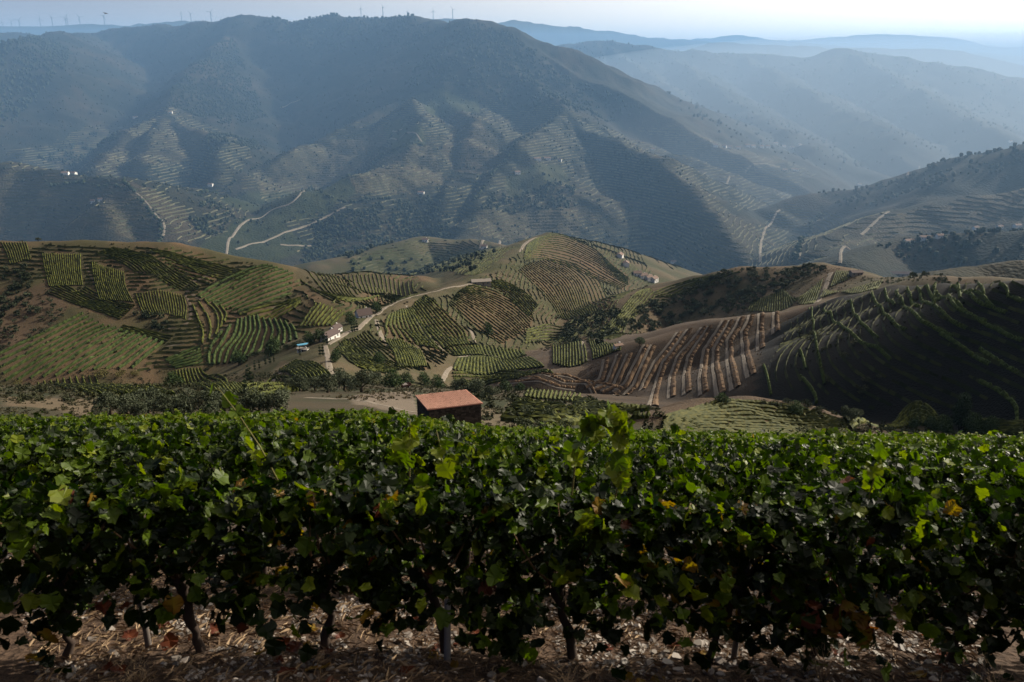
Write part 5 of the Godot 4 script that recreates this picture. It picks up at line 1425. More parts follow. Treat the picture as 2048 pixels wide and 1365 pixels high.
	terraces("striped vineyard on the low hill at the far right", [580.2, 1039.1, 618.6, 1034.7, 665.4, 1010.5, 652.2, 984.1], 2.5, 2, 1.2, lin(0.045, 0.05, 0.026), lin(0.092, 0.085, 0.05))
	terraces("terraced vineyard on the low hill before the mountain", [-229.4, 1100.3, -194.9, 1152.7, -144.3, 1160.1, -17.7, 1151.8, -13.9, 900.6, -126.4, 1125.8, -210.6, 1070.8], 2.5, 1.8, 1.2, lin(0.045, 0.05, 0.026), lin(0.092, 0.085, 0.05))
	terraces("terraced slopes on the far side above the road village", [328.8, 2504, 554.8, 2408, 677.9, 2295, 917.6, 2487, 679.5, 2427, 459, 2462], 8, 3.2, 1.6, lin(0.045, 0.05, 0.026), lin(0.092, 0.085, 0.05))
	plot("vineyard of horizontal arcs wrapped round the flank below the ridge farmhouse", [[-38, 662.2, -15.7, 665, 4.6, 653.7, 17.3, 626.7], [-45.7, 626.7, -26.1, 613.8, -7, 593.5, 5, 565], [-48.5, 585.5, -35.8, 563.8, -19.5, 540.1, -8.2, 528.2]], [10, 8], 0.95, 1.0)
	plot("vineyard of steep rows left of the hedge on the spur crest", [[-26.2, 676.1, -5.5, 665, 14.2, 629.8], [-10.5, 701.2, 8.3, 692.7, 22.8, 663.6]], [8], 1.3, 1.2)
	plot("broad vineyard of rows falling from the spur crest to the gully", [[6.5, 753.7, 27.8, 708.7, 41.6, 651.8], [18.7, 793, 47.1, 749.4, 58.7, 644], [40.6, 833.1, 70.3, 783.4, 72, 625.4], [69.8, 846.9, 91.7, 807.8, 92.7, 671.2]], [8, 8, 5], 1.0, 1.0)
	plot("striped vineyard bending over the round hilltop of the middle valley", [[16.4, 857.3, 34.8, 908.4, 63.8, 936.7, 96.8, 920.8, 115, 876.5, 129.4, 856.6], [13.1, 824.8, 33.2, 861.6, 66, 876.5, 93.9, 858.5, 115.3, 841.5, 126.4, 837.9], [11.7, 800.9, 31.7, 820.7, 59.8, 825.4, 81.6, 818.9, 103.6, 814.8, 114.8, 814.8]], [8, 5], 1.1, 1.0)
	plot("vineyard rows on the lower flank above the gully", [[11.2, 586, 31.4, 625.4, 52.8, 624], [9.5, 543.6, 29.3, 579.7, 43.9, 561.3]], [5], 1.3, 1.2)
	plot("scrubby vineyard of thin rows on the slope under the ridge road", [[-94.4, 408.9, -67.6, 341.2, -56.6, 330.2], [-85.5, 445.9, -66.6, 411.3, -52.8, 390.9]], [11], 0.8, 0.9)
	plot("vineyard of long level rows along the upper crest lane of the left hill", [[-296, 578, -258.4, 551.8, -233.1, 534.3], [-290.2, 585.5, -251.3, 561.3, -219.5, 540.1]], [6], 1.0, 1.0, 1.8)
	plot("vineyard of level rows below the crest at the middle of the left hill", [[-246.7, 570.2, -217.2, 555, -195.1, 552.6], [-268.4, 578, -230.7, 574.3, -190.8, 562.9]], [6], 1.2, 1.0, 1.8)
	plot("dotted vineyard left of the dark thicket", [[-319.8, 527.1, -291.2, 513.3, -259.2, 497.8], [-322.7, 544, -288.9, 523, -257.5, 505.7]], [6], 0.8, 0.8, 2.0)
	plot("vineyard of level rows between dark thicket and wide-spaced rows", [[-253, 482.7, -238.8, 482.7, -220.2, 475.2], [-252.5, 489.3, -236.9, 486.2, -217.7, 481.7]], [3], 0.9, 0.9, 2.0)
	plot("vineyard of bent rows beside the small lane at the foot of the left hill", [[-214.6, 459.5, -205.1, 467.8, -197.6, 473.5], [-206.1, 452.6, -195.6, 457.5, -192.5, 461.4]], [5], 1.5, 1.3, 1.4, lin(0.016, 0.028, 0.008), lin(0.06, 0.078, 0.022), 0.02)
	plot("vineyard of slanting rows on the far saddle left of the ridge road", [[-114.3, 522.2, -107.1, 556.1, -98.4, 604.3], [-144.6, 549.8, -124.2, 521.1, -112.9, 514.8]], [8], 1.0, 1.0, 2.0)
	terraces("terraced vine rows filling the left hill between the separate plots", [-403.5, 598.7, -291.3, 588.1, -225.7, 581.4, -178.9, 572.7, -137.9, 551.4, -125.1, 493.2, -140.3, 452.6, -192.6, 457.8, -244.3, 465.4, -228.4, 498.1, -262.8, 518.5, -307.4, 526.3, -339.9, 543.2, -374.5, 547.5], 1.5, 1.5, 1.1, lin(0.022, 0.03, 0.010), lin(0.075, 0.075, 0.03), true)
	terraces("terraced vine rows filling the saddle between left hill and spur", [-158.4, 577.6, -212.1, 1080, -97.5, 775, -80.2, 706.2, -93.3, 538.1, -109.5, 496.4, -130.8, 520.4], 1.5, 1.5, 1.1, lin(0.022, 0.03, 0.010), lin(0.075, 0.075, 0.03), true)
	terraces("terraced vine rows filling the spur between road and gully", [-90.3, 404.8, -84.3, 483.4, -62.7, 584.3, -32, 665.5, -11.7, 753.7, 19.9, 864, 95.8, 961.2, 156.7, 874.6, 83.6, 617.4, 60.4, 546.7, 20.8, 555.7, 9.3, 532, -38.1, 458.8, -39.6, 408.3, -56.3, 356.2], 1.5, 1.5, 1.1, lin(0.022, 0.03, 0.010), lin(0.075, 0.075, 0.03), true)
	terraces("terraced vine rows on the hidden side of the spur behind the farmhouse", [-230.6, 1068.5, -109.8, 975.7, -33.6, 701.2, 6, 848.7, -13.4, 874.6, -48.6, 1189.5, -134.6, 1212.7, -219.2, 1122.6], 1.7, 1.5, 1.1, lin(0.022, 0.03, 0.010), lin(0.075, 0.075, 0.03), true)
	terraces("terraced vine rows between wide-spaced and S-curved rows", [-228.4, 498.1, -214.8, 525.6, -192.4, 476.9, -192, 455.9, -227.8, 446.5, -224.5, 461.4, -218.3, 474.2], 1.5, 1.5, 1.1, lin(0.022, 0.03, 0.010), lin(0.075, 0.075, 0.03), true)
	terraces("terraced vine rows on the upper right crest of the spur", [8.8, 859.1, 44.6, 922.8, 185, 1646, 160.7, 900, 170, 884.7, 130, 847.5], 1.7, 1.5, 1.1, lin(0.022, 0.03, 0.010), lin(0.075, 0.075, 0.03), true)
	terraces("faint close terrace edges between the green rows of the dark hillside", [112.5, 308.5, 123.7, 305.9, 122.7, 255.4, 123.1, 215.9, 125.4, 188.7, 110.2, 157.4, 99.8, 165, 88.7, 177.4, 77.8, 197.2, 74.8, 217.1], 1.9, 0.7, 0.55, lin(0.016, 0.020, 0.008), lin(0.05, 0.055, 0.018))
	terraces("terraced vine rows on the left foot of the olive hill", [51.9, 442.7, 90.9, 611.2, 117.7, 653.2, 160.5, 658.4, 187.6, 636.6, 155.1, 632.6, 109.5, 627.1, 56.1, 408.6], 1.5, 1.4, 1.1, lin(0.022, 0.03, 0.010), lin(0.075, 0.075, 0.03), true)
	terraces("fine terraces covering the lower mountain from hedgerow to valley", [-641.5, 1642, -666.3, 2051, -474.1, 2408, -285.1, 2575, -97.9, 2548, 143.4, 2353, 259.7, 2292, 331.1, 1946, 397, 1677, 394.9, 1440.8, 196.7, 963.2, -24.2, 1578, -382.4, 1477.3, -443.6, 1369.5, -526.1, 1334.7], 5.2, 3.4, 1.4, lin(0.045, 0.05, 0.026), lin(0.092, 0.085, 0.05), true)
	terraces("fine terraces covering the left mountain spurs above the shaded valley", [-1451.4, 2308, -1374.1, 2427, -1326.7, 2652, -1096.3, 2618, -905.3, 2503, -719, 2323, -657.3, 1685, -689, 1522, -871, 1618, -1088.6, 1720], 5.2, 3.4, 1.4, lin(0.045, 0.05, 0.026), lin(0.092, 0.085, 0.05), true)
	terraces("fine terraces across the sunny slopes of the valley at the right", [459, 2462, 693.7, 2369, 938.9, 2456, 699.9, 2082, 490.5, 1704, 435.1, 1857, 387.6, 2287], 5.5, 3.4, 1.4, lin(0.045, 0.05, 0.026), lin(0.092, 0.085, 0.05), true)
	terraces("fine terraces on the slopes between the roads in the right valley", [412.9, 1404.2, 562.1, 1756, 623.7, 1818, 694.4, 1788, 711.2, 1452.2, 585.5, 1360.7, 449.4, 1133.9], 4.5, 3, 1.4, lin(0.045, 0.05, 0.026), lin(0.092, 0.085, 0.05), true)
	terraces("little terraces on the knoll behind the saddle", [-143.7, 1153.5, -108.8, 1179.3, -69.6, 1154.3, -72.2, 900.6, -118.8, 998.3], 2.2, 1.8, 1.1, lin(0.03, 0.036, 0.015), lin(0.075, 0.075, 0.035))
	wood("forest", [-361, 2690, -280.2, 2898, -128.6, 2980, -23.9, 2917, 172.1, 2727, 421.8, 2528, 347.5, 2535, 144.3, 2370, -98.2, 2559], 11, 8, lin(0.018, 0.026, 0.014), lin(0.045, 0.055, 0.03))
	wood("forest", [-1159.7, 2927, -1174.9, 3360, -1142.4, 3515, -1025.4, 3238, -826, 2788, -912.1, 2570, -1090.1, 2624], 10, 6.5, lin(0.018, 0.026, 0.014), lin(0.045, 0.055, 0.03))
	wood("forest", [-2509, 4141, -1893, 3418, -1704, 3289, -1545, 2908, -1534, 2673, -1515, 2401], 12, 9, lin(0.018, 0.026, 0.014), lin(0.045, 0.055, 0.03))
	wood("forest", [-401.9, 1589, -192.7, 1769, -129.7, 1654, -123.5, 1562, -229.4, 1100.3, -384.7, 1410.2], 8, 6, lin(0.018, 0.026, 0.014), lin(0.045, 0.055, 0.03))
	wood("forest", [-43.1, 1769, 146.3, 1861, 139.4, 1758, -67.4, 1672], 9, 6, lin(0.018, 0.026, 0.014), lin(0.045, 0.055, 0.03))
	wood("forest", [-848, 2261, -812.2, 2588, -719, 2323, -773.7, 2081], 10, 7, lin(0.018, 0.026, 0.014), lin(0.045, 0.055, 0.03))
	wood("forest", [-1365.2, 2297, -1304.8, 2568, -1082.4, 2258, -1320.2, 2342], 10, 7, lin(0.018, 0.026, 0.014), lin(0.045, 0.055, 0.03))
	wood("forest", [-602.1, 1478.4, -621.6, 1641, -549.7, 1572, -541.3, 1456.4, -548.6, 1378.3], 9, 6, lin(0.018, 0.026, 0.014), lin(0.045, 0.055, 0.03))
	wood("forest", [233.5, 2174, 329, 1929, 377.5, 1680, 387.8, 1491.1, 320.3, 1576, 261.2, 1750], 14, 6, lin(0.018, 0.026, 0.014), lin(0.045, 0.055, 0.03))
	wood("forest", [699.9, 2082, 777, 1840, 901.2, 1763, 1832, 2948, 1012.9, 1604, 828.7, 1605, 728.7, 1712], 14, 7, lin(0.018, 0.026, 0.014), lin(0.045, 0.055, 0.03))
	wood("forest", [510.4, 1114.6, 579, 1141.2, 868.8, 1338.5, 668.3, 1016.3, 540.8, 1083.1], 11, 6, lin(0.018, 0.026, 0.014), lin(0.045, 0.055, 0.03))
	wood("forest", [-1030, 3656, -1122.7, 6792, -365.9, 3238, -215.7, 2973, -608.7, 3180, -1092.1, 3563], 16, 8, lin(0.018, 0.026, 0.014), lin(0.045, 0.055, 0.03))
	wood("scrub", [-404, 606, -293.5, 593.1, -179.6, 575.6, -124.2, 521.1, -124.1, 488.3, -192, 455.9, -308.1, 445.2], 6.5, 1.5, lin(0.03, 0.032, 0.017), lin(0.08, 0.072, 0.038))
	wood("scrub", [-90.3, 519.2, -36.3, 665, 19.9, 864, 109.5, 973.6, 130.3, 676.1, 47.2, 401.4, 9.4, 540.8, -38.1, 458.8, -43.6, 393.7, -88.4, 383.7], 10, 1.6, lin(0.03, 0.032, 0.017), lin(0.07, 0.065, 0.035))
	wood("scrub", [-310.9, 444.9, -191.1, 452.9, -66.4, 302.6, -6, 371, 18.6, 215.6, 37.1, 195.5, 24.4, 118.8, -1.7, 102.4, -4.7, 106.3, -23.5, 187, -52.8, 182.4, -38.2, 105.7, -78.9, 110.5], 2.6, 0.9, lin(0.035, 0.036, 0.018), lin(0.10, 0.085, 0.05))
	wood("scrub", [-310.9, 444.9, -191.1, 452.9, -66.4, 302.6, -6, 371, 18.6, 215.6, 37.1, 195.5, 24.4, 118.8, -1.7, 102.4, -4.7, 106.3, -42.6, 322.9, -68.9, 238.6, -46.2, 128.5, -107.6, 151.7], 7, 2, lin(0.03, 0.034, 0.017), lin(0.06, 0.062, 0.03))
	wood("scrub", [57.4, 144.2, 88.4, 176.5, 107.7, 152, 106.4, 149.4, 63.3, 134.4], 2.2, 1.2, lin(0.025, 0.03, 0.014), lin(0.06, 0.06, 0.03))
	wood("scrub", [115.9, 304.5, 115.7, 260.8, 118.2, 219, 122.6, 184.7, 110.9, 160, 96.3, 168.9, 81.8, 190.8, 77.9, 214.1], 3.2, 0.8, lin(0.012, 0.014, 0.009), lin(0.04, 0.045, 0.02))
	wood("scrub", [62, 347.9, 113.1, 318.6, 72.5, 223.9, 55.9, 276.1, 40.4, 337.8], 3.5, 0.6, lin(0.05, 0.035, 0.02), lin(0.13, 0.085, 0.045))
	wood("scrub", [34.4, 348.1, 64.7, 351.1, 99.6, 353.4, 128.9, 355.2, 143.6, 355.4, 119.4, 294.5, 112.1, 307.2, 98, 346.1, 63.8, 344.4, 36, 340], 1.7, 0.55, lin(0.06, 0.045, 0.026), lin(0.15, 0.10, 0.055))
	wood("scrub", [-45.9, 166.1, -36.5, 175.8, -30.7, 231.9, -21.3, 159.9, -24.8, 136.9, -33.9, 144], 2.4, 0.8, lin(0.05, 0.045, 0.025), lin(0.15, 0.115, 0.065))
	wood("scrub", [51.9, 442.7, 106.2, 632.6, 159.4, 653.2, 195.4, 635.7, 234.6, 590.6, 244.5, 512.2, 204, 505.7, 170, 553.8, 76.3, 430.2], 3, 0.9, lin(0.03, 0.03, 0.016), lin(0.09, 0.07, 0.04))
	wood("scrub", [242.1, 554.2, 243.7, 429, 256.6, 386.7, 253.2, 380.7, 224.2, 444.6], 4, 1.4, lin(0.03, 0.038, 0.016), lin(0.08, 0.09, 0.035))
	wood("thicket", [44.7, 636.6, 73.9, 638.5, 92, 590.2, 47.2, 401.4, 36.5, 571.1], 6, 4.5, lin(0.018, 0.026, 0.014), lin(0.045, 0.055, 0.03))
	wood("thicket", [-265, 1070, -230.9, 1109, -142.3, 1140.4, -93.1, 1170.1, -13.3, 865.9, -39.8, 732.4, -125.8, 1001.9, -224.2, 1070.8], 11, 4.5, lin(0.018, 0.026, 0.014), lin(0.045, 0.055, 0.03))
	wood("thicket", [-371.9, 559.3, -355.1, 565.4, -328.7, 531.3, -325.5, 495.7, -333.4, 489.3], 5, 4, lin(0.018, 0.026, 0.014), lin(0.045, 0.055, 0.03))
	wood("thicket", [-257.9, 502.4, -240.4, 503.9, -222.6, 495.7, -224.5, 487.2, -244.2, 488.6], 3.5, 4, lin(0.018, 0.026, 0.014), lin(0.045, 0.055, 0.03))
	wood("thicket", [-231.6, 534.7, -220.5, 543.2, -209.2, 551.8, -205.4, 545.1, -224, 527.5], 3.5, 2.6, lin(0.018, 0.026, 0.014), lin(0.045, 0.055, 0.03))
	wood("scrub", [-4444, 7348, -3130, 7406, -760.7, 3594, -41.1, 2931, 387.6, 2287, 423.5, 1610, 387.9, 1449.1, -24.4, 1601, -548.6, 1378.3, -1001.2, 1521], 26, 4.5, lin(0.022, 0.029, 0.016), lin(0.05, 0.052, 0.03))
	wood("scrub", [295.2, 5224, 885.7, 8570, 1351.5, 5019, 1838, 4683, 3908, 6419, 2034, 3261, 1340.7, 2796, 893.3, 2510, 584.3, 2557], 45, 8, lin(0.018, 0.026, 0.014), lin(0.05, 0.055, 0.03))
	tree_line("hedgerow of trees running down the long diagonal crest of the mountain", [-302.4, 2592, -511, 2598, -669.7, 2063, -642, 1631], 9, 6)
	tree_line("hedgerow of trees along the curved track under the shield-shaped terraces", [-219.8, 2060, -364.5, 2074, -370.3, 1784, -515.6, 2056, -397.4, 1697, -266, 1739], 8, 6)
	tree_line("hedgerow of trees beside the lane of the sunlit brown terraces", [-776.3, 1604, -709.1, 1499.7, -638.7, 1424.4, -612.8, 1371.4, -597.2, 1323.3], 8, 6)
	tree_line("hedgerow of trees below the pair of white houses on the left mountain", [-937.2, 1627, -872.5, 1621, -742.5, 1538], 8, 6)
	tree_line("hedgerow of trees on the crest between the two central spurs", [143.3, 2352, 7.3, 1998, -45.1, 1863, -79.6, 1716], 9, 6)
	tree_line("line of trees along the stream in the right valley", [456.4, 1253.3, 502.1, 1363.6, 641.5, 1695, 689.2, 1773], 9, 7)
	tree_line("bushes in the dark gully beside the farm lane", [-198.4, 475.9, -191.7, 464.8, -186.6, 453.3], 3, 3)
	tree_line("bushes along the foot of the white house hill", [-170.1, 455.9, -148.5, 438.9, -134.1, 431.4, -120.2, 424.4], 3, 4)
	tree_line("scrub along the foot of the dark hillside, from mound to tall tree", [52.1, 147, 59.6, 150.7, 61.9, 145.8, 66.9, 143], 1.6, 2.2)
	tree_line("grey green scrub between mound and green rows at the right", [53.5, 133.4, 62, 135.7, 71.2, 139.2, 88.6, 154], 1.8, 1.8)
	house("farmhouse", "white gabled farmhouse with dark roof beside the pale ridge road", "house", -101.4, 418.1, 1.15, 11, 5.5, 3, 2.2, lin(0.62, 0.60, 0.56), lin(0.07, 0.05, 0.045), 2)
	house("farmhouse", "small white annex behind the white gabled farmhouse", "house", -101.9, 435.8, 1.15, 6, 4.5, 3, 1.6, lin(0.62, 0.60, 0.56), lin(0.07, 0.05, 0.045), 2)
	house("farmhouse", "dark roofed house among cypresses above the bend of the ridge road", "house", -95.3, 486.5, 0.5, 9, 8, 2.6, 3, lin(0.62, 0.60, 0.56), lin(0.07, 0.05, 0.045), 2)
	house("outbuilding", "low white wing of an outbuilding below the blue pool", "outbuilding", -111.7, 398.8, -0.3, 6, 2.5, 1.8, 0.4, lin(0.62, 0.60, 0.56), lin(0.22, 0.19, 0.16), 2)
	house("farmhouse", "low stone farmhouse where the ridge road meets the crest", "house", -27.2, 674.6, 0.2, 17, 7, 3, 1.6, lin(0.22, 0.19, 0.16), lin(0.22, 0.19, 0.16), 2)
	house("winery", "long dark roofed winery building on the crest of the olive hill", "winery", 516.4, 1027.3, -0.12, 26, 9, 3, 2.6, lin(0.22, 0.19, 0.16), lin(0.07, 0.05, 0.045), 4)
	house("farmhouse", "small stone building left of the long dark roofed winery", "house", 239.8, 538.1, 0.1, 8, 5, 2.5, 1, lin(0.22, 0.19, 0.16), lin(0.07, 0.05, 0.045), 2)
	house("hut", "tiny pale hut under the olive hill track", "hut", 50.6, 357, 0.4, 4, 2.5, 2, 0.5, lin(0.62, 0.60, 0.56), lin(0.15, 0.10, 0.075), 0)
	house("hamlet_house", "white hamlet house, westernmost of the hamlet in the middle valley", "house", 142.1, 874, 0, 9, 7, 4, 2, lin(0.62, 0.60, 0.56), lin(0.15, 0.10, 0.075), 2)
	house("hamlet_house", "white hamlet house, second of the hamlet in the middle valley", "house", 148.4, 873.3, 0.3, 9, 7, 4, 2, lin(0.62, 0.60, 0.56), lin(0.15, 0.10, 0.075), 2)
	house("hamlet_house", "white hamlet house, third of the hamlet in the middle valley", "house", 154.8, 873.3, 0.6, 9, 7, 4, 2, lin(0.62, 0.60, 0.56), lin(0.15, 0.10, 0.075), 2)
	house("hamlet_house", "white hamlet house, lowest of the hamlet in the middle valley", "house", 161.2, 874, 0.9, 9, 7, 4, 2, lin(0.62, 0.60, 0.56), lin(0.15, 0.10, 0.075), 2)
	house("hamlet_house", "white hamlet house, highest of the hamlet in the middle valley", "house", 127.6, 918.8, 1.2, 9, 7, 4, 2, lin(0.62, 0.60, 0.56), lin(0.15, 0.10, 0.075), 2)
	house("hamlet_house", "white hamlet house, upper of the hamlet in the middle valley", "house", 131.3, 892.9, 1.5, 9, 7, 4, 2, lin(0.62, 0.60, 0.56), lin(0.15, 0.10, 0.075), 2)
	house("mountain_house", "white house on the ridge shoulder of the left mountain", "house", -1047.1, 2531.5, 0.1, 12, 7.2, 4, 2, lin(0.62, 0.60, 0.56), lin(0.15, 0.10, 0.075), 2)
	house("mountain_house", "pale farm building left of the ridge shoulder house", "house", -1210.9, 2650, 0.1, 14, 8.4, 4, 2, lin(0.62, 0.60, 0.56), lin(0.15, 0.10, 0.075), 2)
	house("mountain_house", "white house with red roof above the sunlit brown terraces", "house", -914.2, 1680.3, -0.3, 12, 7.2, 4, 2, lin(0.62, 0.60, 0.56), lin(0.15, 0.10, 0.075), 2)
	house("mountain_house", "red roofed farm building left of the white house above the terraces", "house", -922.6, 1663.6, 0.1, 14, 8.4, 4, 2, lin(0.62, 0.60, 0.56), lin(0.15, 0.10, 0.075), 2)
	house("mountain_house", "bright white house, left of the pair on the shaded terraces", "house", -807, 1532.2, 5.55112e-17, 8, 4.8, 4, 2, lin(0.62, 0.60, 0.56), lin(0.15, 0.10, 0.075), 2)
	house("mountain_house", "bright white house, right of the pair on the shaded terraces", "house", -781.3, 1511.5, 0.1, 8, 4.8, 4, 2, lin(0.62, 0.60, 0.56), lin(0.15, 0.10, 0.075), 2)
	house("mountain_house", "white manor, left block of the estate on the central spur", "house", 61.4, 1954, 0.1, 16, 9.6, 4, 2, lin(0.62, 0.60, 0.56), lin(0.15, 0.10, 0.075), 2)
	house("mountain_house", "white manor, right block of the estate on the central spur", "house", 87.1, 1989.3, 5.55112e-17, 16, 9.6, 4, 2, lin(0.62, 0.60, 0.56), lin(0.15, 0.10, 0.075), 2)
	house("mountain_house", "small white house right of the estate on the central spur", "house", 118.9, 2007.9, -0.3, 9, 5.4, 4, 2, lin(0.62, 0.60, 0.56), lin(0.15, 0.10, 0.075), 2)
	house("mountain_house", "white house below the estate on the central spur", "house", 12.9, 1886.7, 0.3, 13, 7.8, 4, 2, lin(0.62, 0.60, 0.56), lin(0.15, 0.10, 0.075), 2)
	house("mountain_house", "white farm building in the wooded gully of the mountain", "house", -203.7, 1789.5, -0.1, 14, 8.4, 4, 2, lin(0.62, 0.60, 0.56), lin(0.15, 0.10, 0.075), 2)
	house("mountain_house", "pale farmhouse above the green mountain fields", "house", -718.9, 1912.5, -0.2, 12, 7.2, 4, 2, lin(0.62, 0.60, 0.56), lin(0.15, 0.10, 0.075), 2)
	house("mountain_house", "white farm at the left end of the right-hand hill crest", "house", 572.1, 1128.2, 0.2, 14, 8.4, 4, 2, lin(0.62, 0.60, 0.56), lin(0.15, 0.10, 0.075), 2)
	house("mountain_house", "white farmhouse at the top of the right-hand hill crest", "house", 592.6, 1125, -0.1, 14, 8.4, 4, 2, lin(0.62, 0.60, 0.56), lin(0.15, 0.10, 0.075), 2)
	house("mountain_house", "white farmhouse, third on the right-hand hill crest", "house", 608, 1114.6, 0.1, 10, 6, 4, 2, lin(0.62, 0.60, 0.56), lin(0.15, 0.10, 0.075), 2)
	house("mountain_house", "white house on the dark right-hand hill", "house", 809.3, 1373.4, 0.3, 10, 6, 4, 2, lin(0.62, 0.60, 0.56), lin(0.15, 0.10, 0.075), 2)
	house("mountain_house", "white house near the right end of the dark hill", "house", 842.3, 1359.7, 0.2, 10, 6, 4, 2, lin(0.62, 0.60, 0.56), lin(0.15, 0.10, 0.075), 2)
	house("mountain_house", "white house at the right frame edge on the dark hill", "house", 865.9, 1350, 0.2, 12, 7.2, 4, 2, lin(0.62, 0.60, 0.56), lin(0.15, 0.10, 0.075), 2)
	house("mountain_house", "white house on the dark crest across the river", "house", 1093.9, 2522.4, 0.2, 11, 6.6, 4, 2, lin(0.62, 0.60, 0.56), lin(0.15, 0.10, 0.075), 2)
	house("mountain_house", "white house under the spur above the river road", "house", 397.4, 2295.2, 0.1, 12, 7.2, 4, 2, lin(0.62, 0.60, 0.56), lin(0.15, 0.10, 0.075), 2)
	house("mountain_house", "white house at the foot of the dark spur", "house", 322.4, 1548.7, 5.55112e-17, 10, 6, 4, 2, lin(0.62, 0.60, 0.56), lin(0.15, 0.10, 0.075), 2)
	house("mountain_house", "large pale building beside the valley road", "house", 833.2, 2377, -0.2, 20, 12, 4, 2, lin(0.62, 0.60, 0.56), lin(0.15, 0.10, 0.075), 2)
	house("mountain_house", "pale building left of the large one beside the valley road", "house", 784.1, 2318.3, -0.1, 14, 8.4, 4, 2, lin(0.62, 0.60, 0.56), lin(0.15, 0.10, 0.075), 2)
	house("mountain_house", "white house near the top of the far right crest", "house", 1798, 2943.8, 0.3, 12, 7.2, 4, 2, lin(0.62, 0.60, 0.56), lin(0.15, 0.10, 0.075), 2)
	house("mountain_house", "small red roofed house beside the round field", "house", -133.9, 1205.8, 5.55112e-17, 9, 5.4, 4, 2, lin(0.62, 0.60, 0.56), lin(0.15, 0.10, 0.075), 2)
	house("mountain_house", "white house on the low hill before the mountain", "house", -41.2, 1148.5, -0.1, 9, 5.4, 4, 2, lin(0.62, 0.60, 0.56), lin(0.15, 0.10, 0.075), 2)
	house("village_house", "pale house, leftmost along the hazy village street across the valley", "house", 598.2, 2394.1, -0.130045, 14, 9, 5, 2.5, lin(0.62, 0.60, 0.56), lin(0.15, 0.10, 0.075), 0)
	house("village_house", "pale house, second along the hazy village street across the valley", "house", 628, 2411.3, -0.434471, 14, 9, 5, 2.5, lin(0.62, 0.60, 0.56), lin(0.15, 0.10, 0.075), 0)
	house("village_house", "pale house, third along the hazy village street across the valley", "house", 647.5, 2419.9, -0.240646, 14, 9, 5, 2.5, lin(0.62, 0.60, 0.56), lin(0.15, 0.10, 0.075), 0)
	house("village_house", "pale house, fourth along the hazy village street across the valley", "house", 675.8, 2433.8, -0.0297365, 14, 9, 5, 2.5, lin(0.62, 0.60, 0.56), lin(0.15, 0.10, 0.075), 0)
	house("village_house", "pale house, fifth along the hazy village street across the valley", "house", 720.2, 2493.7, 0.139068, 14, 9, 5, 2.5, lin(0.62, 0.60, 0.56), lin(0.15, 0.10, 0.075), 0)
	house("village_house", "pale house, sixth along the hazy village street across the valley", "house", 742.3, 2511.6, 0.368045, 14, 9, 5, 2.5, lin(0.62, 0.60, 0.56), lin(0.15, 0.10, 0.075), 0)
	house("village_house", "pale house, seventh along the hazy village street across the valley", "house", 779.5, 2546, 0.171411, 14, 9, 5, 2.5, lin(0.62, 0.60, 0.56), lin(0.15, 0.10, 0.075), 0)
	house("village_house", "pale house, eighth along the hazy village street across the valley", "house", 808.4, 2577.1, 0.0910996, 14, 9, 5, 2.5, lin(0.62, 0.60, 0.56), lin(0.15, 0.10, 0.075), 0)
	house("village_house", "pale house, ninth along the hazy village street across the valley", "house", 921, 2848.5, 0.365527, 14, 9, 5, 2.5, lin(0.62, 0.60, 0.56), lin(0.15, 0.10, 0.075), 0)
	house("village_house", "pale house, tenth along the hazy village street across the valley", "house", 960.4, 2879.2, 0.378813, 14, 9, 5, 2.5, lin(0.62, 0.60, 0.56), lin(0.15, 0.10, 0.075), 0)
	house("village_house", "pale house, eleventh along the hazy village street across the valley", "house", 982.1, 2856.7, -0.105037, 14, 9, 5, 2.5, lin(0.62, 0.60, 0.56), lin(0.15, 0.10, 0.075), 0)
	house("village_house", "pale house, rightmost along the hazy village street across the valley", "house", 1002.6, 2840.4, 0.435587, 14, 9, 5, 2.5, lin(0.62, 0.60, 0.56), lin(0.15, 0.10, 0.075), 0)
	turbine(-4524, 7600, 58.8, 0.30, 0.00, "white wind turbine on the far ridge, leftmost")
	turbine(-4443, 7600, 70.3, 0.55, 0.70, "white wind turbine on the far ridge, second from left")
	turbine(-4375, 7600, 82.3, 0.80, 1.40, "white wind turbine on the far ridge, third from left")
	turbine(-4187, 7600, 75.4, 1.05, 2.10, "white wind turbine on the far ridge, fourth from left")
	turbine(-4079, 7600, 85.6, 1.30, 2.80, "white wind turbine on the far ridge, fifth from left")
	turbine(-3959, 7600, 85.0, 0.30, 3.50, "white wind turbine on the far ridge, taller of the close pair")
	turbine(-3943, 7600, 75.9, 0.55, 4.20, "white wind turbine on the far ridge, shorter of the close pair")
	turbine(-3834, 7600, 82.9, 0.80, 4.90, "white wind turbine on the far ridge, right of the close pair")
	turbine(-3616, 7600, 89.0, 1.05, 5.60, "white wind turbine on the far ridge, standing alone left of the bird")
	turbine(-2928, 7600, 62.3, 1.30, 6.30, "white wind turbine on the far ridge, first right of the bird")
	turbine(-2844, 7600, 64.2, 0.30, 7.00, "white wind turbine on the far ridge, second right of the bird")
	turbine(-2666, 7600, 83.8, 0.55, 7.70, "white wind turbine on the far ridge, third right of the bird")
	turbine(-1195, 6800, 61.1, 0.80, 8.40, "white wind turbine on the far ridge, left of two above the rounded summit")
	turbine(-1021, 6800, 72.1, 1.05, 9.10, "white wind turbine on the far ridge, right of two above the rounded summit")
	turbine(-829, 6800, 63.4, 1.30, 9.80, "white wind turbine on the far ridge, small one sinking behind the summit")
	turbine(-780, 8500, 74.9, 0.30, 10.50, "white wind turbine on the far ridge, left of two on the saddle")
	turbine(-587, 8500, 83.9, 0.55, 11.20, "white wind turbine on the far ridge, right of two on the saddle")
	pylon(1477.2, 4891.5, 48, "hazy lattice power pylon on the distant right ridge, left of the pair")
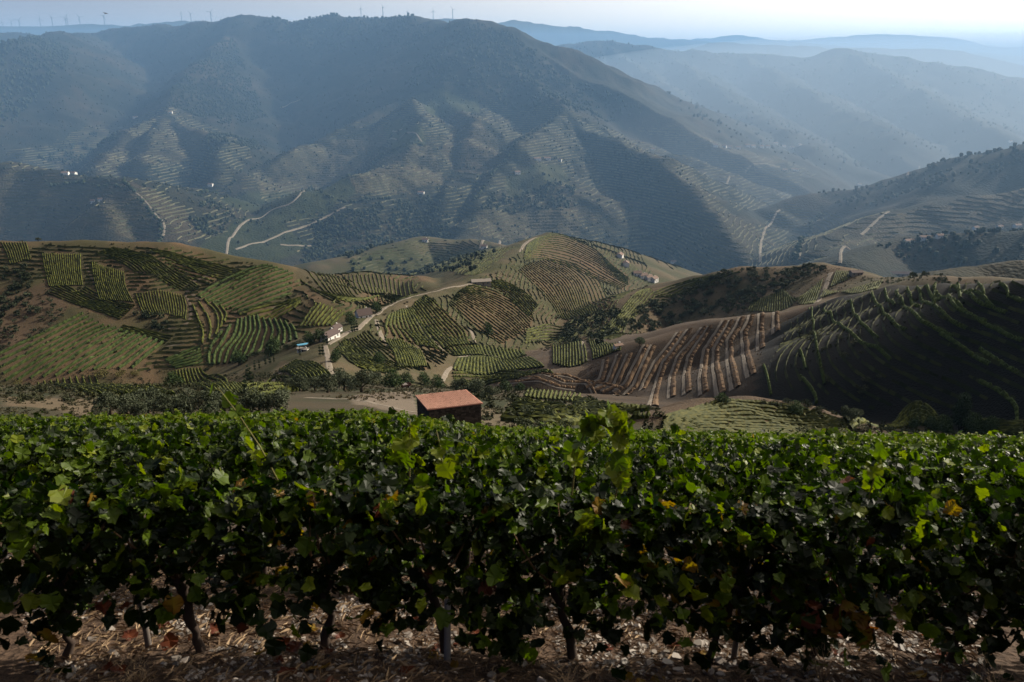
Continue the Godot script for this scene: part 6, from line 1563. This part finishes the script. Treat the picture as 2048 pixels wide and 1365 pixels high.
	pylon(1555.3, 4891.5, 48, "hazy lattice power pylon on the distant right ridge, right of the pair")
	tree("olive0", -61.1, 110.4, 5.2, "olive tree, leftmost of the grey green row behind the front vines", "olive trees behind the front vineyard", 0.92)
	tree("olive1", -60.4, 113.8, 4.6, "olive tree beside the leftmost of the grey green row", "olive trees behind the front vineyard", 0.92)
	tree("olive2", -55.5, 111, 5.2, "olive tree behind the pale low olive, left half of the row", "olive trees behind the front vineyard", 0.92)
	tree("olive0", -48.7, 102.2, 5, "pale wide olive tree rising out of the front vineyard", "olive trees behind the front vineyard", 0.92)
	tree("olive1", -50.8, 97.1, 3.8, "low olive tree half sunk in the vines at the left", "olive trees behind the front vineyard", 0.92)
	tree("olive2", -45.7, 102.8, 5, "olive tree just left of the tall vine shoot", "olive trees behind the front vineyard", 0.92)
	tree("olive0", -43.1, 102.4, 5.2, "olive tree just right of the tall vine shoot", "olive trees behind the front vineyard", 0.92)
	tree("olive1", -41.4, 104.4, 5, "olive tree in the middle of the grey green row", "olive trees behind the front vineyard", 0.92)
	tree("olive2", -39.3, 106.1, 5.4, "olive tree right of the middle of the grey green row", "olive trees behind the front vineyard", 0.92)
	tree("olive0", -36.8, 105.7, 4.6, "olive tree, second from right of the grey green row", "olive trees behind the front vineyard", 0.92)
	tree("olive1", -33.7, 104.4, 5.4, "olive tree with bare trunk at the right end of the row", "olive trees behind the front vineyard", 0.92)
	tree("olive0", -56.6, 195.5, 6.75, "leftmost olive of the dark line above the dirt track", "trees around the dirt yard", 0.85)
	tree("olive1", -53.9, 200.4, 6.075, "second olive of the dark line above the dirt track", "trees around the dirt yard", 0.85)
	tree("olive0", -46.1, 182.9, 7.425, "olive with shadow on bare soil left of the dirt yard", "trees around the dirt yard", 0.85)
	tree("olive1", -44.9, 197.2, 8.1, "large olive over the dirt track", "trees around the dirt yard", 0.85)
	tree("olive0", -36.9, 178.9, 8.1, "olive with pale trunk right of the large one over the track", "trees around the dirt yard", 0.85)
	tree("olive1", -50.2, 264.3, 6.75, "olive between the dirt yard and the diagonal rows", "trees around the dirt yard", 0.85)
	tree("bushy", -38.6, 237.3, 8.1, "bushy tree left of the farm trailer", "trees around the dirt yard", 0.85)
	tree("bushy", -45.6, 315.9, 8.1, "bushy tree behind the farm trailer", "trees around the dirt yard", 0.85)
	tree("bushy", -39.5, 329.5, 8.1, "dark tree right of the farm trailer", "trees around the dirt yard", 0.85)
	tree("bushy", -27.1, 266.8, 6.75, "low tree left of the shed roof corner", "trees around the dirt yard", 0.85)
	tree("olive0", -14.7, 216.7, 6.75, "olive behind the shed, left one", "trees around the dirt yard", 0.85)
	tree("olive1", -10, 197.4, 7.425, "olive behind the shed, right one", "trees around the dirt yard", 0.85)
	tree("olive0", -6.3, 187.9, 5.4, "low olive right behind the shed", "trees around the dirt yard", 0.85)
	tree("round", -2, 223, 5, "round dark tree, larger of the two on the bare terraces", "", 1)
	tree("round", 2.6, 235.1, 4, "round dark tree, smaller of the two on the bare terraces", "", 1)
	tree("shrub", 2.8, 130.9, 3.6, "grey green shrub right of the shed, left one", "shrubs right of the shed", 1)
	tree("shrub", 6.4, 130.6, 3.2, "grey green shrub right of the shed, right one", "shrubs right of the shed", 1)
	tree("shrub", 1.9, 107.1, 3, "low shrub at the edge of the front vines near the shed", "shrubs right of the shed", 1)
	tree("shrub", 4.8, 105.4, 2.6, "lowest shrub near the tall vine shoots", "shrubs right of the shed", 1)
	tree("shrub", 8.1, 109.4, 2.4, "small shrub left of the tall leafy shoots", "shrubs right of the shed", 1)
	tree("round", 60.1, 351.4, 6, "light green round tree below the olive hill", "", 0.8)
	tree("gold", -244.3, 439.2, 9, "yellowing bush, leftmost and largest of three beside the wide rows", "", 0.8)
	tree("gold", -234.5, 441.4, 7, "yellowing bush, middle of three beside the wide rows", "", 0.8)
	tree("gold", -226.8, 444, 6, "yellowing bush, smallest of three beside the wide rows", "", 0.8)
	tree("gold", -291.2, 432.7, 6, "brownish bush at the lower left end of the wide rows", "", 0.8)
	tree("bushy", -114.2, 248, 6.5, "dark round tree casting a shadow beside the cypress vineyard", "", 1)
	tree("bushy", -161.7, 439.2, 11, "dark tree at the foot of the S-curved rows", "", 1)
	tree("bushy", -137.2, 429.6, 12, "dark tree left of the blue pool", "", 1)
	tree("bushy", -106.1, 414.2, 9, "dark tree left of the white farmhouse", "", 1)
	tree("bushy", -98.2, 458.2, 9, "dark tree beside the dark roofed house", "", 1)
	tree("bushy", -92.9, 518.9, 9, "dark tree right of the dark roofed house", "", 1)
	tree("bushy", -17.8, 545.5, 10, "tall dark tree inside the round flank", "", 1)
	tree("bushy", -77.8, 328.3, 7, "dark tree on the red bank below the ridge road", "", 1)
	tree("bushy", -65, 361.3, 7, "dark tree on the scrubby slope under the ridge road", "", 1)
	tree("bushy", -112.6, 415.1, 9, "dark tree between pool and white farmhouse", "", 1)
	tree("bushy", 40.7, 141, 3.2, "dark bush at the foot of the pale stripes", "", 0.8)
	tree("bushy", 56.9, 145.9, 4, "dark bushes where mound and dark hillside meet", "", 0.7)
	tree("olive1", 66.2, 140.9, 4.2, "olive tree at the right end of the mound", "", 1)
	tree("tall", 99.5, 160.2, 9.5, "tall poplar-like tree in front of the dark hillside", "", 1)
	tree("bushy", 100, 155.8, 6, "leafy tree right of the tall one", "", 1)
	tree("bushy", 94.3, 157.3, 5, "leafy tree left of the tall one", "", 1)
	tree("bushy", 94.9, 163.2, 4, "small leafy tree near the left foot of the tall one", "", 1)
	tree("bushy", 102.8, 154.8, 4.5, "leafy tree below the curved green row", "", 1)
	tree("shrub", 51.1, 123.1, 2.2, "grey shrub at the lower edge of the mound", "", 1)
	tree("shrub", 33.8, 116.6, 2, "small grey shrub before the mound", "", 1)
	tree("bushy", 92.9, 166.1, 3.2, "dark shrub on the green rows at the right", "", 1)
	tree("cypress", -129.5, 361.6, 11, "tallest cypress above the curved vineyard rows", "cypresses along the ridge road", 1)
	tree("cypress", -87, 245.4, 8, "cypress close beside the tallest cypress", "cypresses along the ridge road", 1)
	tree("cypress", -63.7, 175.1, 6, "low cypress below the tallest cypress", "cypresses along the ridge road", 1)
	tree("cypress", -135, 388.4, 7, "cypress behind the tallest cypress, nearer one", "cypresses along the ridge road", 1)
	tree("cypress", -132.4, 388.1, 6, "cypress behind the tallest cypress, farther one", "cypresses along the ridge road", 1)
	tree("cypress", -127.2, 390.1, 7, "cypress on the pale bank, middle", "cypresses along the ridge road", 1)
	tree("cypress", -130.6, 392.9, 6, "cypress on the pale bank, left", "cypresses along the ridge road", 1)
	tree("cypress", -124.8, 389.2, 5, "cypress on the pale bank, right", "cypresses along the ridge road", 1)
	tree("cypress", -108.3, 380.4, 6, "cypress beside the outbuilding", "cypresses along the ridge road", 1)
	tree("cypress", -91.6, 355.2, 7, "cypress near the red bank, left", "cypresses along the ridge road", 1)
	tree("cypress", -89.9, 354.2, 7, "cypress near the red bank, right", "cypresses along the ridge road", 1)
	tree("cypress", -101.6, 404.5, 10, "cypress left of the farmhouse gable, taller", "cypresses along the ridge road", 1)
	tree("cypress", -99, 400.5, 8, "cypress left of the farmhouse gable, shorter", "cypresses along the ridge road", 1)
	tree("cypress", -92.9, 437, 8, "first of three cypresses on the road bend", "cypresses along the ridge road", 1)
	tree("cypress", -92, 439.5, 8, "second of three cypresses on the road bend", "cypresses along the ridge road", 1)
	tree("cypress", -90.9, 441.7, 8, "third of three cypresses on the road bend", "cypresses along the ridge road", 1)
	tree("cypress", -103.1, 515.5, 7, "left cypress behind the dark roofed house", "cypresses along the ridge road", 1)
	tree("cypress", -101.2, 517.8, 7, "middle cypress behind the dark roofed house", "cypresses along the ridge road", 1)
	tree("cypress", -98.6, 522.2, 7, "right cypress behind the dark roofed house", "cypresses along the ridge road", 1)
	tree("cypress", -92.1, 552.6, 7, "first cypress of the upper road row", "cypresses along the ridge road", 1)
	tree("cypress", -90.6, 556.5, 7, "second cypress of the upper road row", "cypresses along the ridge road", 1)
	tree("cypress", -87.9, 555.7, 8, "third cypress of the upper road row", "cypresses along the ridge road", 1)
	tree("cypress", -85.7, 558.5, 7, "last cypress of the upper road row", "cypresses along the ridge road", 1)
	tree("cypress", -96.9, 559.3, 7, "lone cypress before the upper road row", "cypresses along the ridge road", 1)
	grove(["olive_far0", "olive_far1", "olive_far2"], [69, 542.8, 110.6, 633.9, 158.2, 647.7, 194.4, 632.1, 233.3, 587.2, 230.6, 560.5, 196.4, 561.3, 171.6, 559.7, 139.8, 594, 102.2, 578.9], 280, 4, 6.5, "dark olive tree in the grove covering the olive hill", "olive grove on the olive hill", 11)
	grove(["olive_far0", "olive_far1", "olive_far2"], [-340.7, 505.7, -317.8, 519.6, -295.5, 508.2, -297.5, 485.1, -315, 458.2], 40, 3.2, 5, "olive tree in diagonal line on the dry left slope", "olive trees on the dry left slope", 12)
	grove(["olive_far0", "olive_far1", "olive_far2"], [-923.5, 1502, -352.1, 588.5, -332.8, 543.2, -304.6, 520.4, -328, 519.6, -363.1, 573.5], 40, 3, 4.5, "dark olive in the strip between vineyards near the left edge", "olives in the left strip", 13)
	grove(["bush_far0", "bush_far1"], [-282, 583.9, -224.3, 577.2, -182, 570.7, -209.7, 542, -258.6, 542.8], 45, 2.2, 4, "bush between the short rows on the left hill crest", "bushes on the left hill", 14)
	grove(["bush_far0", "bush_far1"], [-153.5, 527.9, -150.9, 606.9, -152.6, 725.7, -131.5, 492.8], 25, 2.5, 4.5, "bush on the saddle right of the left hill", "bushes on the saddle", 15)
	grove(["bush_far0", "bush_far1"], [-86.1, 385.1, -82.2, 470.1, -59.5, 394.8, -46, 390.9, -54.7, 330.2], 40, 1.5, 3, "scrub bush on the slope under the ridge road", "scrub under the ridge road", 16)
	grove(["bush_far0", "bush_far1"], [14.8, 620.5, 85.1, 738.8, 90.5, 578.9, 44.4, 425.9, 13.1, 544.7], 40, 3, 5.5, "bush in the gully left of the olive hill", "bushes in the gully", 17)
	grove(["olive_far0", "olive_far1", "olive_far2"], [234.6, 459.8, 242.6, 464.4, 240.4, 422.6, 246, 404.3, 235.9, 413.6], 14, 3, 4.5, "tree along the crest behind the dark hillside", "crest trees", 18)
	grove(["bush_far0", "bush_far1"], [110.8, 300.2, 95.8, 212.5, 92.2, 178, 81.8, 190.8], 26, 1.5, 2.6, "small bush on the dark hillside terraces", "bushes on the dark hillside", 19)

func _ready() -> void:
	rng.seed = 7
	var camera := Camera3D.new()
	camera.name = "camera"
	camera.fov = 46.4
	camera.near = 0.1
	camera.far = 30000.0
	camera.rotation_degrees = Vector3(-19.75, 0, 0)
	var lens := CameraAttributesPhysical.new()
	lens.frustum_focal_length = 28.0
	lens.frustum_focus_distance = 90.0
	lens.frustum_near = 0.1
	lens.frustum_far = 30000.0
	lens.exposure_aperture = 4.0
	camera.attributes = lens
	add_child(camera)
	var sky := ProceduralSkyMaterial.new()
	sky.sky_top_color = Color(0.11, 0.20, 0.37)
	sky.sky_horizon_color = Color(0.57, 0.575, 0.60)
	sky.sky_curve = 0.08
	sky.ground_bottom_color = Color(0.12, 0.13, 0.13)
	sky.ground_horizon_color = Color(0.45, 0.5, 0.55)
	sky.sun_angle_max = 100.0
	sky.sun_curve = 0.8
	sky.sky_energy_multiplier = 1.0
	var air := Environment.new()
	air.background_mode = Environment.BG_SKY
	air.sky = Sky.new()
	air.sky.sky_material = sky
	air.background_energy_multiplier = 1.0
	air.tonemap_mode = Environment.TONE_MAPPER_LINEAR
	air.tonemap_exposure = 1.72
	air.volumetric_fog_enabled = true
	air.volumetric_fog_albedo = Color(0.64, 0.83, 1.0)
	air.volumetric_fog_density = 0.000025
	air.volumetric_fog_anisotropy = 0.5
	air.sdfgi_enabled = true
	air.ssao_enabled = true
	air.ssil_enabled = true
	var world := WorldEnvironment.new()
	world.name = "environment"
	world.environment = air
	add_child(world)
	var sun := DirectionalLight3D.new()
	sun.name = "sun"
	sun.light_energy = 1.6
	sun.light_color = Color(1.0, 0.955, 0.88)
	sun.light_angular_distance = 0.5
	sun.shadow_enabled = true
	sun.rotation_degrees = Vector3(-28, 122, 0)
	add_child(sun)
	var bank := FogVolume.new()
	bank.name = "haze_bank"
	bank.shape = RenderingServer.FOG_VOLUME_SHAPE_BOX
	bank.size = Vector3(34000, 900, 15800)
	bank.position = Vector3(0, -250, -8600)
	var mist := FogMaterial.new()
	mist.albedo = Color(0.59, 0.785, 1.0)
	mist.density = 0.00013
	bank.material = mist
	bank.set_meta("kind", "stuff")
	add_child(bank)
	var veil := FogVolume.new()
	veil.name = "valley_haze"
	veil.shape = RenderingServer.FOG_VOLUME_SHAPE_ELLIPSOID
	veil.size = Vector3(5000, 1050, 7000)
	veil.position = Vector3(2000, -420, -4300)
	var mist_thick := FogMaterial.new()
	mist_thick.albedo = Color(0.86, 0.93, 1.0)
	mist_thick.density = 0.0002
	veil.material = mist_thick
	veil.set_meta("kind", "stuff")
	add_child(veil)
	var t0 := Time.get_ticks_msec()
	# the land
	shape_land()
	soils_and_shade()
	paint_land()
	for k in 3:
		land_materials.append(ground_material([2.5, 16.0, 150.0][k], 40 + k))
	earth = ground_material(6.0, 44)
	leaf_m = leafy(Color(0.95, 1.0, 0.16), 0.46, 0.33)
	dull_leaf = leafy(Color(0.28, 0.35, 0.12), 0.8, 0.25)
	lay_land()
	print("land laid ", Time.get_ticks_msec() - t0)
	tracks()
	make_trees()
	countryside()
	for key: String in models:
		if not (models[key] as Node3D).has_meta("used"):
			(models[key] as Node3D).free()
		else:
			(models[key] as Node3D).remove_meta("used")
	print("countryside ", Time.get_ticks_msec() - t0)
	shed()
	trailer(-34.2, 236.4)
	bird(Vector3(-78.0, 7.6, -165.0))
	post("wooden_post", "short thick wooden post in the dirt yard left of the shed", -16.0, 108.0, 1.0, 0.12, lin(0.08, 0.07, 0.06))
	post("blue_barrel", "dark blue barrel standing right of the shed corner", -2.7, 93.0, 1.0, 0.28, lin(0.02, 0.03, 0.06))
	var pool := thing("pool_cover", "bright blue pool cover in the green garden below the white farmhouse", "pool", on(-116.5, 418.1, 0.4), 0.5)
	part("sheet", box_mesh(Vector3(-3.6, 0, -1.4), Vector3(3.6, 0.25, 1.4)), surface(lin(0.08, 0.26, 0.38), 0.6), pool)
	# the vines in front
	make_leaves()
	make_bunches()
	var names := ["grapevine at the left frame edge, partly cut off", "dark grapevine second from the left edge", "grapevine left of the grey wooden stake, third from the left", "grapevine with a gap of bare soil under it, fourth from the left", "grapevine behind the grey wooden stake", "grapevine under the tallest leafy shoots", "grapevine right of the tallest shoots, fourth from the right", "bright green grapevine with yellow leaves, third from the right", "grapevine with red leaves and dark grapes", "grapevine at the right frame edge, partly cut off"]
	for k in 10:
		vine(k, -3.72 + 0.83 * k + rng.randf_range(-0.06, 0.06), names[k])
	for k in range(1, 39):
		far_row(k)
	litter()
	front_details()
	print("all ", Time.get_ticks_msec() - t0)

func front_details() -> void:
	post("vine_stake", "weathered grey wooden stake standing in the front row", -0.42, 4.12, 0.62, 0.024, lin(0.20, 0.19, 0.175))
	for q: Array in [[-2.45, 4.35, 1.15, "dark stake inside the left part of the front row"], [1.5, 4.35, 1.15, "dark stake inside the right part of the front row"]]:
		post("vine_stake", q[3], q[0], q[1], q[2], 0.022, lin(0.10, 0.085, 0.075))
	var y := -2.2
	shoot("tall thin vine shoot with three leaves sticking up at the left", [Vector3(-1.42, -2.42, -4.25), Vector3(-1.5, -2.2, -4.25), Vector3(-1.62, -1.98, -4.27), Vector3(-1.72, -1.82, -4.28)], 6, 0.095)
	shoot("short leafy shoot rising in front of the stone shed", [Vector3(-0.62, -2.4, -4.25), Vector3(-0.61, -2.2, -4.25), Vector3(-0.6, -2.02, -4.26)], 7, 0.12)
	shoot("slim leafy shoot just right of the one before the shed", [Vector3(-0.42, -2.4, -4.28), Vector3(-0.43, -2.22, -4.28), Vector3(-0.45, -2.1, -4.28)], 4, 0.11)
	shoot("tallest leafy shoot arching above the row in the middle", [Vector3(0.36, -2.5, -4.2), Vector3(0.38, -2.2, -4.2), Vector3(0.46, -2.0, -4.22), Vector3(0.58, -1.94, -4.22), Vector3(0.68, -2.02, -4.22)], 20, 0.12)
	shoot("leafy shoot right of the tallest arching one", [Vector3(0.62, -2.5, -4.18), Vector3(0.66, -2.25, -4.18), Vector3(0.65, -2.02, -4.2)], 14, 0.12)
	shoot("leafy shoot with paired leaves sticking up at the right", [Vector3(2.2, -2.6, -4.3), Vector3(2.22, -2.4, -4.3), Vector3(2.24, -2.22, -4.3)], 5, 0.12)
	for q: Array in [[1.98, -3.18, -4.2, "dark grape bunch, leftmost below the red leaves"], [2.08, -3.25, -4.18, "dark grape bunch close beside the leftmost one"], [2.2, -3.3, -4.16, "dark grape bunch hanging lowest under the red leaves"], [2.36, -3.18, -4.2, "dark grape bunch right of the red leaves"]]:
		grapes(q[3], Vector3(q[0], q[1], q[2]))
	var o := thing("red_leaf_spray", "spray of red and orange vine leaves beside the dark grapes", "vine leaves", Vector3(2.05, -3.2, -4.05))
	part("stem", tube([Vector3(-0.1, 0.2, -0.1), Vector3(0, 0.05, 0), Vector3(0.15, -0.05, 0.02)], [0.005, 0.004, 0.003], 5), surface(lin(0.1, 0.05, 0.03), 0.8), o)
	for k in 16:
		var l := part("leaf", leaf_meshes[k % 5][5 if k % 3 else 4], leaf_m, o)
		l.transform = Transform3D(leaf_basis(rng.randf_range(0.09, 0.13)), Vector3(rng.randfn() * 0.14, rng.randfn() * 0.09, rng.randfn() * 0.05))
